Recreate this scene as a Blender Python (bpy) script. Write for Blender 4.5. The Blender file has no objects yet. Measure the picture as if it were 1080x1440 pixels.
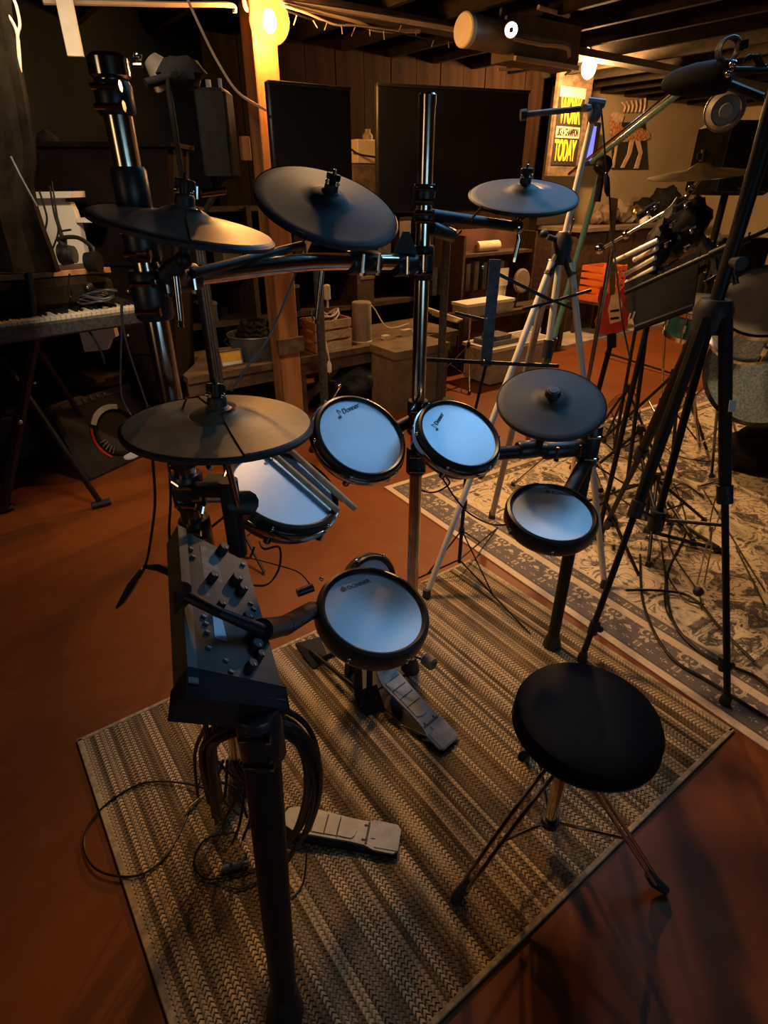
import bpy, bmesh, math, random
import numpy as np
from mathutils import Vector, Matrix
random.seed(7)
PI = math.pi
SC = bpy.context.scene
COL = SC.collection

# ------------------------------------------------------------------ camera
FPX, TH, HC = 812.0, math.radians(29.6), 1.6
cam_d = bpy.data.cameras.new('camera')
cam = bpy.data.objects.new('camera', cam_d); COL.objects.link(cam)
cam.location = (0, 0, HC); cam.rotation_euler = (math.radians(90) - TH, 0, 0)
cam_d.sensor_fit = 'VERTICAL'; cam_d.sensor_height = 36; cam_d.lens = FPX / 1440 * 36
cam_d.clip_start = .02
SC.camera = cam
SC.view_settings.view_transform = 'Standard'; SC.view_settings.look = 'None'
SC.view_settings.gamma = 1; SC.view_settings.use_curve_mapping = False
SC.view_settings.exposure = 0.0
w = bpy.data.worlds.new('world'); SC.world = w; w.use_nodes = True
w.node_tree.nodes['Background'].inputs[0].default_value = (.75, .8, 1, 1)
w.node_tree.nodes['Background'].inputs[1].default_value = .008

def area(name, loc, target, sx, sy, power, color, spread=180):
    l = bpy.data.lights.new(name, 'AREA'); l.shape = 'RECTANGLE'; l.size = sx; l.size_y = sy
    l.energy = power; l.color = color; l.spread = math.radians(spread)
    o = bpy.data.objects.new(name, l); COL.objects.link(o); o.location = loc
    o.rotation_euler = (Vector(target) - Vector(loc)).to_track_quat('-Z', 'Y').to_euler()
    return o
CORE1, CORE2 = 820, 1900          # radiance of the two lit bulbs
area('cool_ceiling_panel', (.85, 2.25, 2.5), (0, 1.5, .9), 1.15, 1.15, 5.5, (.21, .55, 1.0), 80)
area('cool_monitor_glow', (1.7, -1.7, 1.2), (0, 1.5, 1.1), 1.8, 1.1, 1.6, (.4, .72, 1.0), 60)
area('warm_chrome_fill', (-2.2, -1.2, 1.5), (-.2, 1.5, 1.0), .7, 1.3, .7, (1, .66, .36), 60)  # unseen fill behind the camera, added for warm stripes in the chrome
area('left_corner_lamp', (-.88, 2.0, 2.45), (-1.8, 3.5, 1.1), .2, .2, 8.5, (1, .74, .5), 100)
area('far_wall_fill', (4.6, 4.6, 2.5), (4.6, 7.0, .9), .4, .4, 34, (1, .62, .3))  # unseen fill, added to brighten the far wall and joists
area('rug_lamp', (-.1, 2.75, 2.5), (.75, 2.45, 0), .22, .22, 21, (1, .58, .26), 118)

# ------------------------------------------------------------------ pixel to world
CT, ST = math.cos(TH), math.sin(TH)
def ray(x, y):
    t = y - 720
    return Vector((x - 540, FPX * CT - t * ST, -(FPX * ST + t * CT)))
def atY(x, y, Y):
    r = ray(x, y); return Vector((0, 0, HC)) + r * (Y / r.y)
def atZ(x, y, z):
    r = ray(x, y); return Vector((0, 0, HC)) + r * ((z - HC) / r.z)
UA = math.atan2(.592, .806)
U = Vector((math.cos(UA), math.sin(UA), 0)); N = Vector((-math.sin(UA), math.cos(UA), 0)); Z = Vector((0, 0, 1))
def atB(x, y, b):
    r = ray(x, y); return Vector((0, 0, HC)) + r * (b / r.dot(N))
def RM(a, b, z=0): return U * a + N * b + Z * z
def frame(o, z, xh=(1, 0, 0)):
    z = Vector(z).normalized(); xh = Vector(xh)
    x = (xh - z * xh.dot(z))
    if x.length < 1e-4: x = Vector((0, 1, 0)) - z * z.y
    x.normalize(); y = z.cross(x)
    m = Matrix((x, y, z)).transposed().to_4x4(); m.translation = Vector(o); return m
ROOM = frame((0, 0, 0), Z, U)
def fitdisk(cx, cy, hw, hh, dyr, R):
    """real disk of radius R whose picture is the ellipse with these half extents"""
    right = np.array([1, 0, 0.]); up = np.array([0, ST, CT]); fw = np.array([0, CT, -ST])
    u, v = (cx - 540) / FPX, (cy - 720) / FPX
    J = FPX * np.array([right - u * fw, -up - v * fw])      # times 1/depth
    S = np.array([[hw * hw, dyr * hw], [dyr * hw, hh * hh]])
    G = J @ J.T
    ev = np.linalg.eigvals(np.linalg.solve(S, G)).real
    lam = ev.min()
    depth = math.sqrt(lam) * R                     # G/depth^2 - S/R^2 singular
    Rm = G / depth ** 2 - S / R ** 2
    wv, Vv = np.linalg.eigh(Rm); q = Vv[:, 1] * math.sqrt(max(wv[1], 0))
    if q[1] > 0: q = -q                            # its normal points up in the picture
    Jd = J / depth
    n0 = np.linalg.pinv(Jd) @ q
    d = right * u - up * v + fw; d /= np.linalg.norm(d)
    al = math.sqrt(max(0, 1 - n0 @ n0))
    n = n0 - d * al
    c = np.array([0, 0, HC]) + depth * (right * u - up * v + fw)
    return Vector(c), Vector(n).normalized()

# ------------------------------------------------------------------ node helper
class S:
    def __init__(s, nt, k): s.nt, s.k = nt, k
    def _m(s, op, *a):
        n = s.nt.nodes.new('ShaderNodeMath'); n.operation = op
        for i, v in enumerate((s,) + a):
            if isinstance(v, S): s.nt.links.new(v.k, n.inputs[i])
            else: n.inputs[i].default_value = v
        return S(s.nt, n.outputs[0])
    def __add__(s, o): return s._m('ADD', o)
    def __sub__(s, o): return s._m('SUBTRACT', o)
    def __mul__(s, o): return s._m('MULTIPLY', o)
    def lt(s, o): return s._m('LESS_THAN', o)
    def gt(s, o): return s._m('GREATER_THAN', o)
    def mn(s, o): return s._m('MINIMUM', o)
    def mx(s, o): return s._m('MAXIMUM', o)
    def abs(s): return s._m('ABSOLUTE')
    def fr(s): return s._m('FRACT')
    def fl(s): return s._m('FLOOR')
    def sin(s): return s._m('SINE')
    def sst(s, a, b):
        n = s.nt.nodes.new('ShaderNodeMapRange'); n.interpolation_type = 'SMOOTHSTEP'
        s.nt.links.new(s.k, n.inputs[0]); n.inputs[1].default_value = a; n.inputs[2].default_value = b
        return S(s.nt, n.outputs[0])
def mixc(nt, f, a, b):
    n = nt.nodes.new('ShaderNodeMix'); n.data_type = 'RGBA'
    if isinstance(f, S): nt.links.new(f.k, n.inputs[0])
    else: n.inputs[0].default_value = f
    for i, c in ((6, a), (7, b)):
        if isinstance(c, tuple): n.inputs[i].default_value = (*c, 1)
        else: nt.links.new(c, n.inputs[i])
    return n.outputs[2]
def coords(nt, kind='Object'):
    t = nt.nodes.new('ShaderNodeTexCoord'); sp = nt.nodes.new('ShaderNodeSeparateXYZ')
    nt.links.new(t.outputs[kind], sp.inputs[0])
    return t.outputs[kind], S(nt, sp.outputs[0]), S(nt, sp.outputs[1]), S(nt, sp.outputs[2])
def noise(nt, vec, scale, detail=3, rough=.55, dist=0):
    n = nt.nodes.new('ShaderNodeTexNoise'); n.inputs['Scale'].default_value = scale
    n.inputs['Detail'].default_value = detail; n.inputs['Roughness'].default_value = rough
    n.inputs['Distortion'].default_value = dist
    nt.links.new(vec, n.inputs['Vector']); return S(nt, n.outputs[0])
def comb(nt, x, y, z=0.0):
    n = nt.nodes.new('ShaderNodeCombineXYZ')
    for i, v in enumerate((x, y, z)):
        if isinstance(v, S): nt.links.new(v.k, n.inputs[i])
        else: n.inputs[i].default_value = v
    return n.outputs[0]
def bump(nt, b, h, dist, strength=1):
    n = nt.nodes.new('ShaderNodeBump'); n.inputs['Distance'].default_value = dist
    n.inputs['Strength'].default_value = strength
    nt.links.new(h.k, n.inputs['Height']); nt.links.new(n.outputs[0], b.inputs['Normal'])
MATS = {}
def mat(name, c, rough=.5, metal=0, nz=8, amt=.25, bp=0, stretch=None, emit=None, spec=.5):
    if name in MATS: return MATS[name]
    m = bpy.data.materials.new(name); m.use_nodes = True; nt = m.node_tree
    b = nt.nodes['Principled BSDF']
    vec, x, y, z = coords(nt)
    if stretch:
        vec = comb(nt, x * stretch[0], y * stretch[1], z * stretch[2])
    f = noise(nt, vec, nz, 4)
    dark = tuple(v * (1 - amt) for v in c); lite = tuple(min(1, v * (1 + amt)) for v in c)
    col = mixc(nt, f.sst(.3, .7), dark, lite)
    nt.links.new(col, b.inputs['Base Color'])
    b.inputs['Roughness'].default_value = rough; b.inputs['Metallic'].default_value = metal
    b.inputs['Specular IOR Level'].default_value = spec
    if bp: bump(nt, b, f, bp)
    if emit:
        b.inputs['Emission Color'].default_value = (*emit[0], 1); b.inputs['Emission Strength'].default_value = emit[1]
    m['bsdf'] = 1
    MATS[name] = m; return m
M = dict(
 chrome=mat('chrome', (.62, .58, .54), .13, 1, 20, .12),
 dchrome=mat('smoked_chrome', (.74, .64, .52), .17, 1, 25, .2),
 black=mat('black_plastic', (.016, .017, .02), .38, 0, 30, .3),
 satin=mat('satin_black_metal', (.010, .009, .0085), .48, 0, 20, .3, spec=.35),
 matte=mat('matte_black', (.007, .0065, .0065), .8, 0, 30, .3, spec=.2),
 dimwood=mat('dim_brown_wood', (.009, .005, .0035), .8, 0, 4, .4, spec=.1),
 rubber=mat('black_rubber', (.02, .02, .022), .55, 0, 60, .3),
 cable=mat('black_cable', (.012, .011, .010), .42, 0, 60, .2),
 vinyl=mat('black_vinyl', (.002, .002, .0022), .65, 0, 40, .3, .0008, spec=.12),
 pad=mat('warm_lit_cymbal_rubber', (.13, .105, .075), .42, 0, 50, .15),  # black rubber with the warm bulb light put into its colour
 padcool=mat('cool_shaded_cymbal_rubber', (.009, .015, .023), .6, 0, 50, .15, spec=.35),  # same rubber out of the warm light, cool reflection put into its colour
 padshade=mat('shaded_cymbal_rubber', (.020, .022, .025), .6, 0, 50, .15, spec=.35),  # shaded copy of the same rubber, the shade put into its colour
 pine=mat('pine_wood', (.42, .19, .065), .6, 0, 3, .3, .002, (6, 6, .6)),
 oldwood=mat('old_brown_wood', (.13, .085, .05), .7, 0, 4, .4, .002, (1, 5, 5)),
 darkwood=mat('dark_wood', (.05, .028, .016), .6, 0, 4, .4, .002, (1, 6, 6)),
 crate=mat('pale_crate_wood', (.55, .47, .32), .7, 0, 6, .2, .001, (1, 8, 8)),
 crate_lit=mat('orange_lit_crate_wood', (.42, .17, .06), .7, 0, 6, .2, .001, (8, 1, 8)),  # crate wood with orange bulb light put into the colour
 white=mat('white_paint', (.82, .76, .63), .5, 0, 5, .06),
 wplastic=mat('white_plastic', (.7, .68, .62), .35, 0, 10, .06),
 stand=mat('pale_stand_tube', (.85, .79, .68), .35, .1, 15, .08),
 gstand=mat('grey_stand_tube', (.34, .31, .28), .35, .3, 15, .08),
 teal=mat('teal_tube', (.16, .38, .37), .35, .2, 15, .1),
 grey=mat('grey_metal', (.16, .17, .18), .45, .4, 20, .2),
 dgrey=mat('dark_grey_metal', (.07, .072, .075), .5, .3, 60, .4),
 pedal=mat('pedal_metal', (.20, .19, .165), .45, .3, 30, .15),
 pedald=mat('pedal_groove', (.03, .03, .03), .6, 0, 30, .15),
 module=mat('module_shell', (.062, .044, .028), .5, 0, 9, .55, spec=.3),
 lip=mat('module_lip_plastic', (.13, .105, .075), .5, 0, 12, .2),
 lcd=mat('lcd_glass', (.18, .26, .36), .15, 0, 30, .15),  # pale blue reflection put into the glass colour
 felt=mat('grey_felt', (.2, .17, .13), .9, 0, 60, .3, .001),
 stick=mat('worn_stick_wood', (.50, .38, .25), .75, 0, 14, .4, .001, (1, 1, 1)),
 screen=mat('dark_screen', (.012, .011, .009), .45, 0, 3, .3),
 frame=mat('screen_frame', (.03, .028, .026), .4, 0, 10, .2),
 bronze=mat('cymbal_bronze', (.45, .33, .15), .28, .9, 14, .3),
 blueshell=mat('blue_sparkle_shell', (.38, .52, .66), .25, .35, 90, .4),
 tealshell=mat('teal_shell', (.02, .10, .13), .3, .2, 20, .3),
 dhead=mat('clear_grey_drumhead', (.30, .31, .31), .35, 0, 10, .1),
 curtain=mat('brown_cloth', (.015, .011, .006), .9, 0, 10, .5, .004, spec=.1),
 orange=mat('orange_plastic', (.62, .14, .03), .45, 0, 10, .1),
 red=mat('red_lacquer', (.42, .03, .02), .3, 0, 10, .2),
 tub=mat('grey_tub_metal', (.12, .13, .125), .4, .4, 12, .3),
 yellow=mat('yellow_card', (.72, .42, .05), .6, 0, 10, .15),
 card=mat('brown_cardboard', (.17, .125, .08), .8, 0, 8, .25),
 paper=mat('cream_paper', (.6, .52, .38), .7, 0, 8, .12),
 rose=mat('rose_paper', (.35, .12, .12), .7, 0, 8, .2),
 taupe=mat('taupe_cylinder', (.27, .22, .17), .7, 0, 10, .2),
 duct=mat('duct_metal', (.30, .27, .22), .5, .2, 5, .25),
 pipe=mat('white_pipe', (.62, .5, .36), .5, 0, 5, .15),
 ivory=mat('ivory_keys', (.75, .66, .5), .3, 0, 10, .05),
 bag=mat('dark_blue_bag', (.02, .032, .045), .8, 0, 12, .8, .01),
 deer=mat('ochre_cutout', (.45, .2, .09), .7, 0, 40, .7),
 deerl=mat('cream_cutout', (.6, .42, .27), .7, 0, 20, .2),
 print=mat('dark_print', (.02, .07, .12), .5, 0, 20, .1),
 pblack=mat('poster_black', (.022, .018, .012), .6, 0, 10, .2),
 pyel=mat('poster_yellow', (.85, .55, .03), .6, 0, 10, .1),
 pink=mat('poster_cream', (.75, .52, .34), .6, 0, 10, .1),
 blueled=mat('blue_screen', (.05, .05, .2), .4, emit=((.2, .22, 1), 1.2)),
 rim=mat('rim_rubber', (.014, .014, .015), .36, 0, 40, .2),
 clear=mat('frosted_tub', (.36, .33, .28), .45, 0, 10, .15),
)
def emis(name, c, s):
    m = bpy.data.materials.new(name); m.use_nodes = True; nt = m.node_tree
    b = nt.nodes['Principled BSDF']; b.inputs['Base Color'].default_value = (*c, 1)
    b.inputs['Emission Color'].default_value = (*c, 1); b.inputs['Emission Strength'].default_value = s
    return m
M['core1'] = emis('lit_filament', (1, .50, .17), CORE1)
M['core2'] = emis('lit_filament_small', (1, .52, .2), CORE2)
M['led'] = emis('cool_led', (.72, .86, 1), 14)
def globe_mat():
    m = bpy.data.materials.new('amber_glass'); m.use_nodes = True; nt = m.node_tree
    nt.nodes.clear(); o = nt.nodes.new('ShaderNodeOutputMaterial')
    t = nt.nodes.new('ShaderNodeBsdfTransparent'); t.inputs[0].default_value = (1, .86, .62, 1)
    g = nt.nodes.new('ShaderNodeBsdfTranslucent'); g.inputs[0].default_value = (.9, .55, .2, 1)
    g2 = nt.nodes.new('ShaderNodeBsdfGlossy'); g2.inputs['Roughness'].default_value = .1
    a = nt.nodes.new('ShaderNodeMixShader'); b = nt.nodes.new('ShaderNodeMixShader')
    a.inputs[0].default_value = .035; b.inputs[0].default_value = .05
    nt.links.new(t.outputs[0], a.inputs[1]); nt.links.new(g.outputs[0], a.inputs[2])
    nt.links.new(a.outputs[0], b.inputs[1]); nt.links.new(g2.outputs[0], b.inputs[2])
    nt.links.new(b.outputs[0], o.inputs[0]); return m
M['amber'] = globe_mat()
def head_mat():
    m = bpy.data.materials.new('cool_tinted_drumhead'); m.use_nodes = True; nt = m.node_tree
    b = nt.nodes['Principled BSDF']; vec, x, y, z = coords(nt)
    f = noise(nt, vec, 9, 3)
    nt.links.new(mixc(nt, f.sst(.35, .65), (.29, .50, .80), (.33, .56, .86)), b.inputs['Base Color'])  # white mesh; the blue of the cool light is put into the colour
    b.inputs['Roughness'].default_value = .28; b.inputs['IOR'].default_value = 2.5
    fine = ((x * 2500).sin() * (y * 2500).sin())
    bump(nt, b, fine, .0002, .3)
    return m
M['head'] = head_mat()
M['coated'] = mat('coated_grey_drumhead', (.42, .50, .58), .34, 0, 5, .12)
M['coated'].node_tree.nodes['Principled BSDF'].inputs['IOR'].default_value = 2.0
def floor_mat():
    m = bpy.data.materials.new('red_painted_concrete'); m.use_nodes = True; nt = m.node_tree
    b = nt.nodes['Principled BSDF']; vec, x, y, z = coords(nt)
    f = noise(nt, vec, 1.3, 6, .6); g = noise(nt, vec, 14, 5, .6)
    c = mixc(nt, f.sst(.3, .75), (.17, .046, .009), (.24, .072, .015))
    c2 = mixc(nt, g.sst(.45, .8) * .35, c, (.28, .10, .04))
    nt.links.new(c2, b.inputs['Base Color'])
    b.inputs['Specular IOR Level'].default_value = .3
    nt.links.new((f * .2 + .42).k, b.inputs['Roughness']); bump(nt, b, g, .002, .5)
    return m
def striped_mat():
    m = bpy.data.materials.new('braided_jute_stripes'); m.use_nodes = True; nt = m.node_tree
    b = nt.nodes['Principled BSDF']; vec, x, y, z = coords(nt)
    row = x * (1 / .0150); rid = row.fl(); fr = row.fr()
    wn = nt.nodes.new('ShaderNodeTexWhiteNoise'); wn.noise_dimensions = '1D'
    nt.links.new(rid.k, wn.inputs['W']); rnd = S(nt, wn.outputs['Value'])
    bn = nt.nodes.new('ShaderNodeTexNoise'); bn.noise_dimensions = '1D'; bn.inputs['Scale'].default_value = .33
    bn.inputs['Detail'].default_value = 1
    nt.links.new(rid.k, bn.inputs['W']); band = S(nt, bn.outputs[0])
    tone = (band * 1.7 + rnd * .45 - .6)
    ch = (fr - .5).abs() * 1.0
    ph = y * (1 / .0125) + ch + rid * .37
    dot = (ph.fr() - .5).abs()                       # 0 at the stitch gaps
    gap = (dot.sst(.0, .26) * -1 + 1)
    strong = rnd.gt(.45) * .65 + .35
    base = mixc(nt, tone.sst(.18, .62), (.12, .07, .03), (.60, .43, .235))
    base2 = mixc(nt, noise(nt, vec, 5, 4).sst(.35, .7) * .4, base, (.42, .29, .14))
    edge = (ch.sst(.38, .5)) * .6
    k = (gap * strong).mx(edge)
    # every tenth row or so is a dark dotted cord
    dk = rnd.gt(.84) * .7
    k2 = k.mx(dk)
    nt.links.new(mixc(nt, k2, base2, (.022, .012, .006)), b.inputs['Base Color'])
    b.inputs['Roughness'].default_value = .85; b.inputs['Specular IOR Level'].default_value = .2
    h = (dot.sst(0, .3) * .8 + noise(nt, vec, 300, 2) * .3)
    bump(nt, b, h, .004, .9)
    return m
def oriental_mat(LX, LY):
    m = bpy.data.materials.new('cream_grey_oriental_weave'); m.use_nodes = True; nt = m.node_tree
    b = nt.nodes['Principled BSDF']; vec, x, y, z = coords(nt)
    d = x.mn(x * -1 + LX).mn(y * -1).mn(y + LY)
    # field mirrored about repeats so that its motifs pair up
    def tri(v, p): return ((v * (1 / p)).fr() - .5).abs() * p
    mx_, my_ = tri(x, .80), tri(y, .95)
    mv = comb(nt, mx_, my_, 0.0)
    n1 = noise(nt, mv, 6.4, 3, .55, 1.0); n2 = noise(nt, mv, 24, 2, .6, .8); n3 = noise(nt, vec, 2.2, 3)
    vo = nt.nodes.new('ShaderNodeTexVoronoi'); vo.inputs['Scale'].default_value = 11
    nt.links.new(mv, vo.inputs['Vector']); vd = S(nt, vo.outputs['Distance'])
    ring = ((vd - .28).abs().sst(.02, .07) * -1 + 1)
    blot = n1.sst(.49, .53) * (n2.sst(.38, .44) * .55 + .45)
    line = ((n1 - .44).abs().sst(.006, .016) * -1 + 1) * .8
    fk = blot.mx(line).mx(ring * n3.sst(.4, .6) * .55)
    field = mixc(nt, fk, (.80, .67, .48), (.10, .088, .088))
    field = mixc(nt, n2.sst(.56, .62) * n1.sst(.47, .5) * .7, field, (.38, .31, .23))
    # border bands
    ba = comb(nt, tri(x, .17), tri(y, .17), 0.0)
    bn = noise(nt, ba, 30, 2, .6, 1.0)
    bord = mixc(nt, bn.sst(.50, .56), (.15, .13, .13), (.66, .53, .37))
    lt = (.72, .57, .40)
    c = mixc(nt, d.gt(.30), bord, field)
    def stripe(c, a, bb, col): return mixc(nt, d.gt(a) * d.lt(bb), c, col)
    c = stripe(c, -1, .035, lt); c = stripe(c, .035, .048, (.12, .1, .1))
    c = stripe(c, .19, .23, lt); c = stripe(c, .23, .238, (.12, .1, .1)); c = stripe(c, .285, .30, lt)
    c = mixc(nt, noise(nt, vec, 120, 2).sst(.3, .8) * .25, c, (.3, .24, .18))
    nt.links.new(c, b.inputs['Base Color']); b.inputs['Roughness'].default_value = .9
    b.inputs['Specular IOR Level'].default_value = .15
    bump(nt, b, noise(nt, vec, 260, 2), .003, .6)
    return m

# ------------------------------------------------------------------ mesh ops: each returns (verts, faces)
def xf(op, m):
    v, f = op; return [m @ Vector(p) for p in v], f
def box(c, s, m=None):
    x, y, z = (d / 2 for d in s); c = Vector(c)
    v = [Vector((a * x, b * y, e * z)) for a in (-1, 1) for b in (-1, 1) for e in (-1, 1)]
    v = [(m.to_3x3() @ p if m else p) + c for p in v]
    return v, [(0, 1, 3, 2), (4, 6, 7, 5), (0, 4, 5, 1), (2, 3, 7, 6), (0, 2, 6, 4), (1, 5, 7, 3)]
def bbox(c, s, bv=.004, m=None):
    """box with chamfered upright and horizontal edges"""
    x, y, z = (d / 2 for d in s); bv = min(bv, x * .45, y * .45, z * .45)
    def loop(ax, ay, zz):
        return [(-ax + bv, -ay, zz), (ax - bv, -ay, zz), (ax, -ay + bv, zz), (ax, ay - bv, zz), (ax - bv, ay, zz), (-ax + bv, ay, zz), (-ax, ay - bv, zz), (-ax, -ay + bv, zz)]
    v = loop(x - bv, y - bv, -z) + loop(x, y, -z + bv) + loop(x, y, z - bv) + loop(x - bv, y - bv, z)
    f = []
    for k in range(3):
        for i in range(8):
            j = (i + 1) % 8; f.append((k * 8 + i, k * 8 + j, k * 8 + 8 + j, k * 8 + 8 + i))
    f.append(tuple(range(7, -1, -1))); f.append(tuple(range(24, 32)))
    c = Vector(c); return [(m.to_3x3() @ Vector(p) if m else Vector(p)) + c for p in v], f
def hexa(q, dn):
    """slab: four top corners q and an offset dn to the bottom"""
    v = [Vector(p) for p in q] + [Vector(p) + Vector(dn) for p in q]
    return v, [(0, 1, 2, 3), (7, 6, 5, 4), (0, 4, 5, 1), (1, 5, 6, 2), (2, 6, 7, 3), (3, 7, 4, 0)]
def plate(pts, t, m=None):
    n = len(pts); v = [Vector((p[0], p[1], 0)) for p in pts] + [Vector((p[0], p[1], -t)) for p in pts]
    if m: v = [m @ p for p in v]
    f = [tuple(range(n)), tuple(range(2 * n - 1, n - 1, -1))] + [(i, n + i, n + (i + 1) % n, (i + 1) % n) for i in range(n)]
    return v, f
def sweep(pts, rs, n=10, closed=False, caps=True):
    pts = [Vector(p) for p in pts]; L = len(pts)
    if not hasattr(rs, '__len__'): rs = [rs] * L
    v, f = [], []; nrm = None
    for i, p in enumerate(pts):
        if closed: t = pts[(i + 1) % L] - pts[i - 1]
        else: t = pts[min(i + 1, L - 1)] - pts[max(i - 1, 0)]
        t = t.normalized() if t.length > 1e-9 else Vector((0, 0, 1))
        if nrm is None:
            nrm = t.orthogonal().normalized()
        nrm = nrm - t * nrm.dot(t)
        nrm = nrm.normalized() if nrm.length > 1e-6 else t.orthogonal().normalized()
        b = t.cross(nrm)
        for k in range(n):
            a = 2 * PI * k / n; v.append(p + (nrm * math.cos(a) + b * math.sin(a)) * rs[i])
    for i in range(L if closed else L - 1):
        j = (i + 1) % L
        for k in range(n): f.append((i * n + k, i * n + (k + 1) % n, j * n + (k + 1) % n, j * n + k))
    if caps and not closed:
        f.append(tuple(range(n - 1, -1, -1))); f.append(tuple(range((L - 1) * n, L * n)))
    return v, f
def cyl(a, b, r, r2=None, n=14): return sweep([a, b], [r, r if r2 is None else r2], n)
def crv(pts, m=6, closed=False):
    P_ = [Vector(p) for p in pts]; n = len(P_); out = []
    rng = range(n if closed else n - 1)
    for i in rng:
        g = lambda k: P_[k % n] if closed else P_[max(0, min(n - 1, k))]
        a, b, c, d = g(i - 1), g(i), g(i + 1), g(i + 2)
        for j in range(m):
            t = j / m
            out.append(.5 * ((2 * b) + (c - a) * t + (2 * a - 5 * b + 4 * c - d) * t * t + (3 * b - a - 3 * c + d) * t ** 3))
    if not closed: out.append(P_[-1])
    return out
def cab(pts, r, m=6, n=6, closed=False): return sweep(crv(pts, m, closed), r, n, closed)
def lathe(prof, m, n=32, a0=0, a1=2 * PI):
    """prof: (r, z) list, in the frame m"""
    full = abs(a1 - a0 - 2 * PI) < 1e-6; K = n if full else n + 1
    v = [m @ Vector((r * math.cos(a0 + (a1 - a0) * k / n), r * math.sin(a0 + (a1 - a0) * k / n), z)) for r, z in prof for k in range(K)]
    f = []
    for i in range(len(prof) - 1):
        for k in range(n):
            j = (k + 1) % K; f.append((i * K + k, i * K + j, (i + 1) * K + j, (i + 1) * K + k))
    return v, f
def ball(c, r, sx=1, sy=1, sz=1, n=12, m=None):
    pr = [(max(1e-4, math.sin(PI * i / n)), -math.cos(PI * i / n)) for i in range(n + 1)]
    mm = Matrix.Diagonal((r * sx, r * sy, r * sz, 1))
    b = (m if m else Matrix()).copy(); b.translation = Vector(c)
    return lathe(pr, b @ mm, 2 * n)

INV = {}
def mesh_obj(name, ops, material, smooth=.6):
    V_, F_ = [], []
    for v, f in ops:
        o = len(V_); V_ += [tuple(p) for p in v]; F_ += [tuple(i + o for i in q) for q in f]
    me = bpy.data.meshes.new(name); me.from_pydata(V_, [], F_)
    bm = bmesh.new(); bm.from_mesh(me)
    bmesh.ops.remove_doubles(bm, verts=bm.verts, dist=1e-6)
    bmesh.ops.recalc_face_normals(bm, faces=bm.faces)
    bm.to_mesh(me); bm.free()
    if smooth:
        me.polygons.foreach_set('use_smooth', [True] * len(me.polygons)); me.set_sharp_from_angle(angle=smooth)
    me.materials.append(material if not isinstance(material, str) else M[material])
    ob = bpy.data.objects.new(name, me); COL.objects.link(ob); return ob
def tag(o, label=None, cat=None, group=None, kind=None):
    if label: o['label'] = label
    if cat: o['category'] = cat
    if group: o['group'] = group
    if kind: o['kind'] = kind
    return o
def thing(name, label, cat, loc, group=None):
    o = bpy.data.objects.new(name, None); COL.objects.link(o); o.location = loc; o.empty_display_size = .05
    INV[o.name] = Matrix.Translation(-Vector(loc)); return tag(o, label, cat, group)
def part(name, parent, material, *ops, label=None, kind=None, smooth=.6):
    """ops are in world space; the part hangs under its parent"""
    inv = INV[parent.name]
    ob = mesh_obj(name, [([inv @ Vector(p) for p in v], f) for v, f in ops], material, smooth)
    ob.parent = parent; INV[ob.name] = inv
    return tag(ob, label, kind=kind)
def solo(name, label, cat, material, *ops, group=None, kind=None, smooth=.6):
    """a thing that is one mesh; its origin sits at its base"""
    pts = [Vector(p) for v, f in ops for p in v]
    c = sum(pts, Vector()) / len(pts); c.z = min(p.z for p in pts)
    ob = mesh_obj(name, [([Vector(p) - c for p in v], f) for v, f in ops], material, smooth)
    ob.location = c; INV[ob.name] = Matrix.Translation(-c)
    return tag(ob, label, cat, group, kind)
def struct(name, material, *ops, parent=None, smooth=None):
    ob = mesh_obj(name, list(ops), material, smooth)
    if parent: ob.parent = parent; INV[ob.name] = Matrix()
    else: ob['kind'] = 'structure'; INV[ob.name] = Matrix()
    return ob
def text(body, m, size, material, parent, name='lettering', sx=1, ext=.0006, shear=0, center=False, bold=0):
    cu = bpy.data.curves.new('t', 'FONT'); cu.body = body; cu.size = size; cu.extrude = ext; cu.shear = shear; cu.offset = bold
    if center: cu.align_x = 'CENTER'
    o = bpy.data.objects.new('t', cu); COL.objects.link(o)
    bpy.context.view_layer.update()
    dg = bpy.context.evaluated_depsgraph_get()
    me = bpy.data.meshes.new_from_object(o.evaluated_get(dg)); bpy.data.objects.remove(o)
    me.name = name
    mm = INV[parent.name] @ m @ Matrix.Diagonal((sx, 1, 1, 1)); me.transform(mm)
    me.materials.clear(); me.materials.append(M[material])
    ob = bpy.data.objects.new(name, me); COL.objects.link(ob); ob.parent = parent; INV[ob.name] = INV[parent.name]; return ob
def copy_tree(o, loc, label=None, rz=None):
    c = o.copy(); COL.objects.link(c); c.location = loc
    if rz is not None: c.rotation_euler.z = rz
    if label: c['label'] = label
    for ch in list(o.children):
        d = ch.copy(); COL.objects.link(d); d.parent = c
        for g in list(ch.children):
            e = g.copy(); COL.objects.link(e); e.parent = d
    return c

# ------------------------------------------------------------------ the setting
def rbox(a0, a1, b0, b1, z0, z1):
    v, f = box(((a0 + a1) / 2, (b0 + b1) / 2, (z0 + z1) / 2), (abs(a1 - a0), abs(b1 - b0), abs(z1 - z0)))
    return [ROOM @ p for p in v], f
A0, A1, B0, B1, ZC = -2.9, 9.9, -2.6, 5.25, 2.72
struct('floor', floor_mat(), rbox(A0 - .1, A1 + .1, B0 - .1, B1 + .1, -.1, 0))
struct('ceiling', mat('ceiling_boards', (.04, .03, .02), .8, 0, 3, .4, .003, spec=.1), rbox(A0 - .1, A1 + .1, B0 - .1, B1 + .1, ZC, ZC + .1))
tan = mat('tan_wall_paint', (.36, .28, .165), .75, 0, 1.5, .12, .001)
dkw = mat('dark_wall_paint', (.02, .023, .021), .8, 0, 1.5, .25, .001, spec=.1)
struct('wall_back', tan, rbox(2.9, A1, B1, B1 + .1, 0, ZC))
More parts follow.
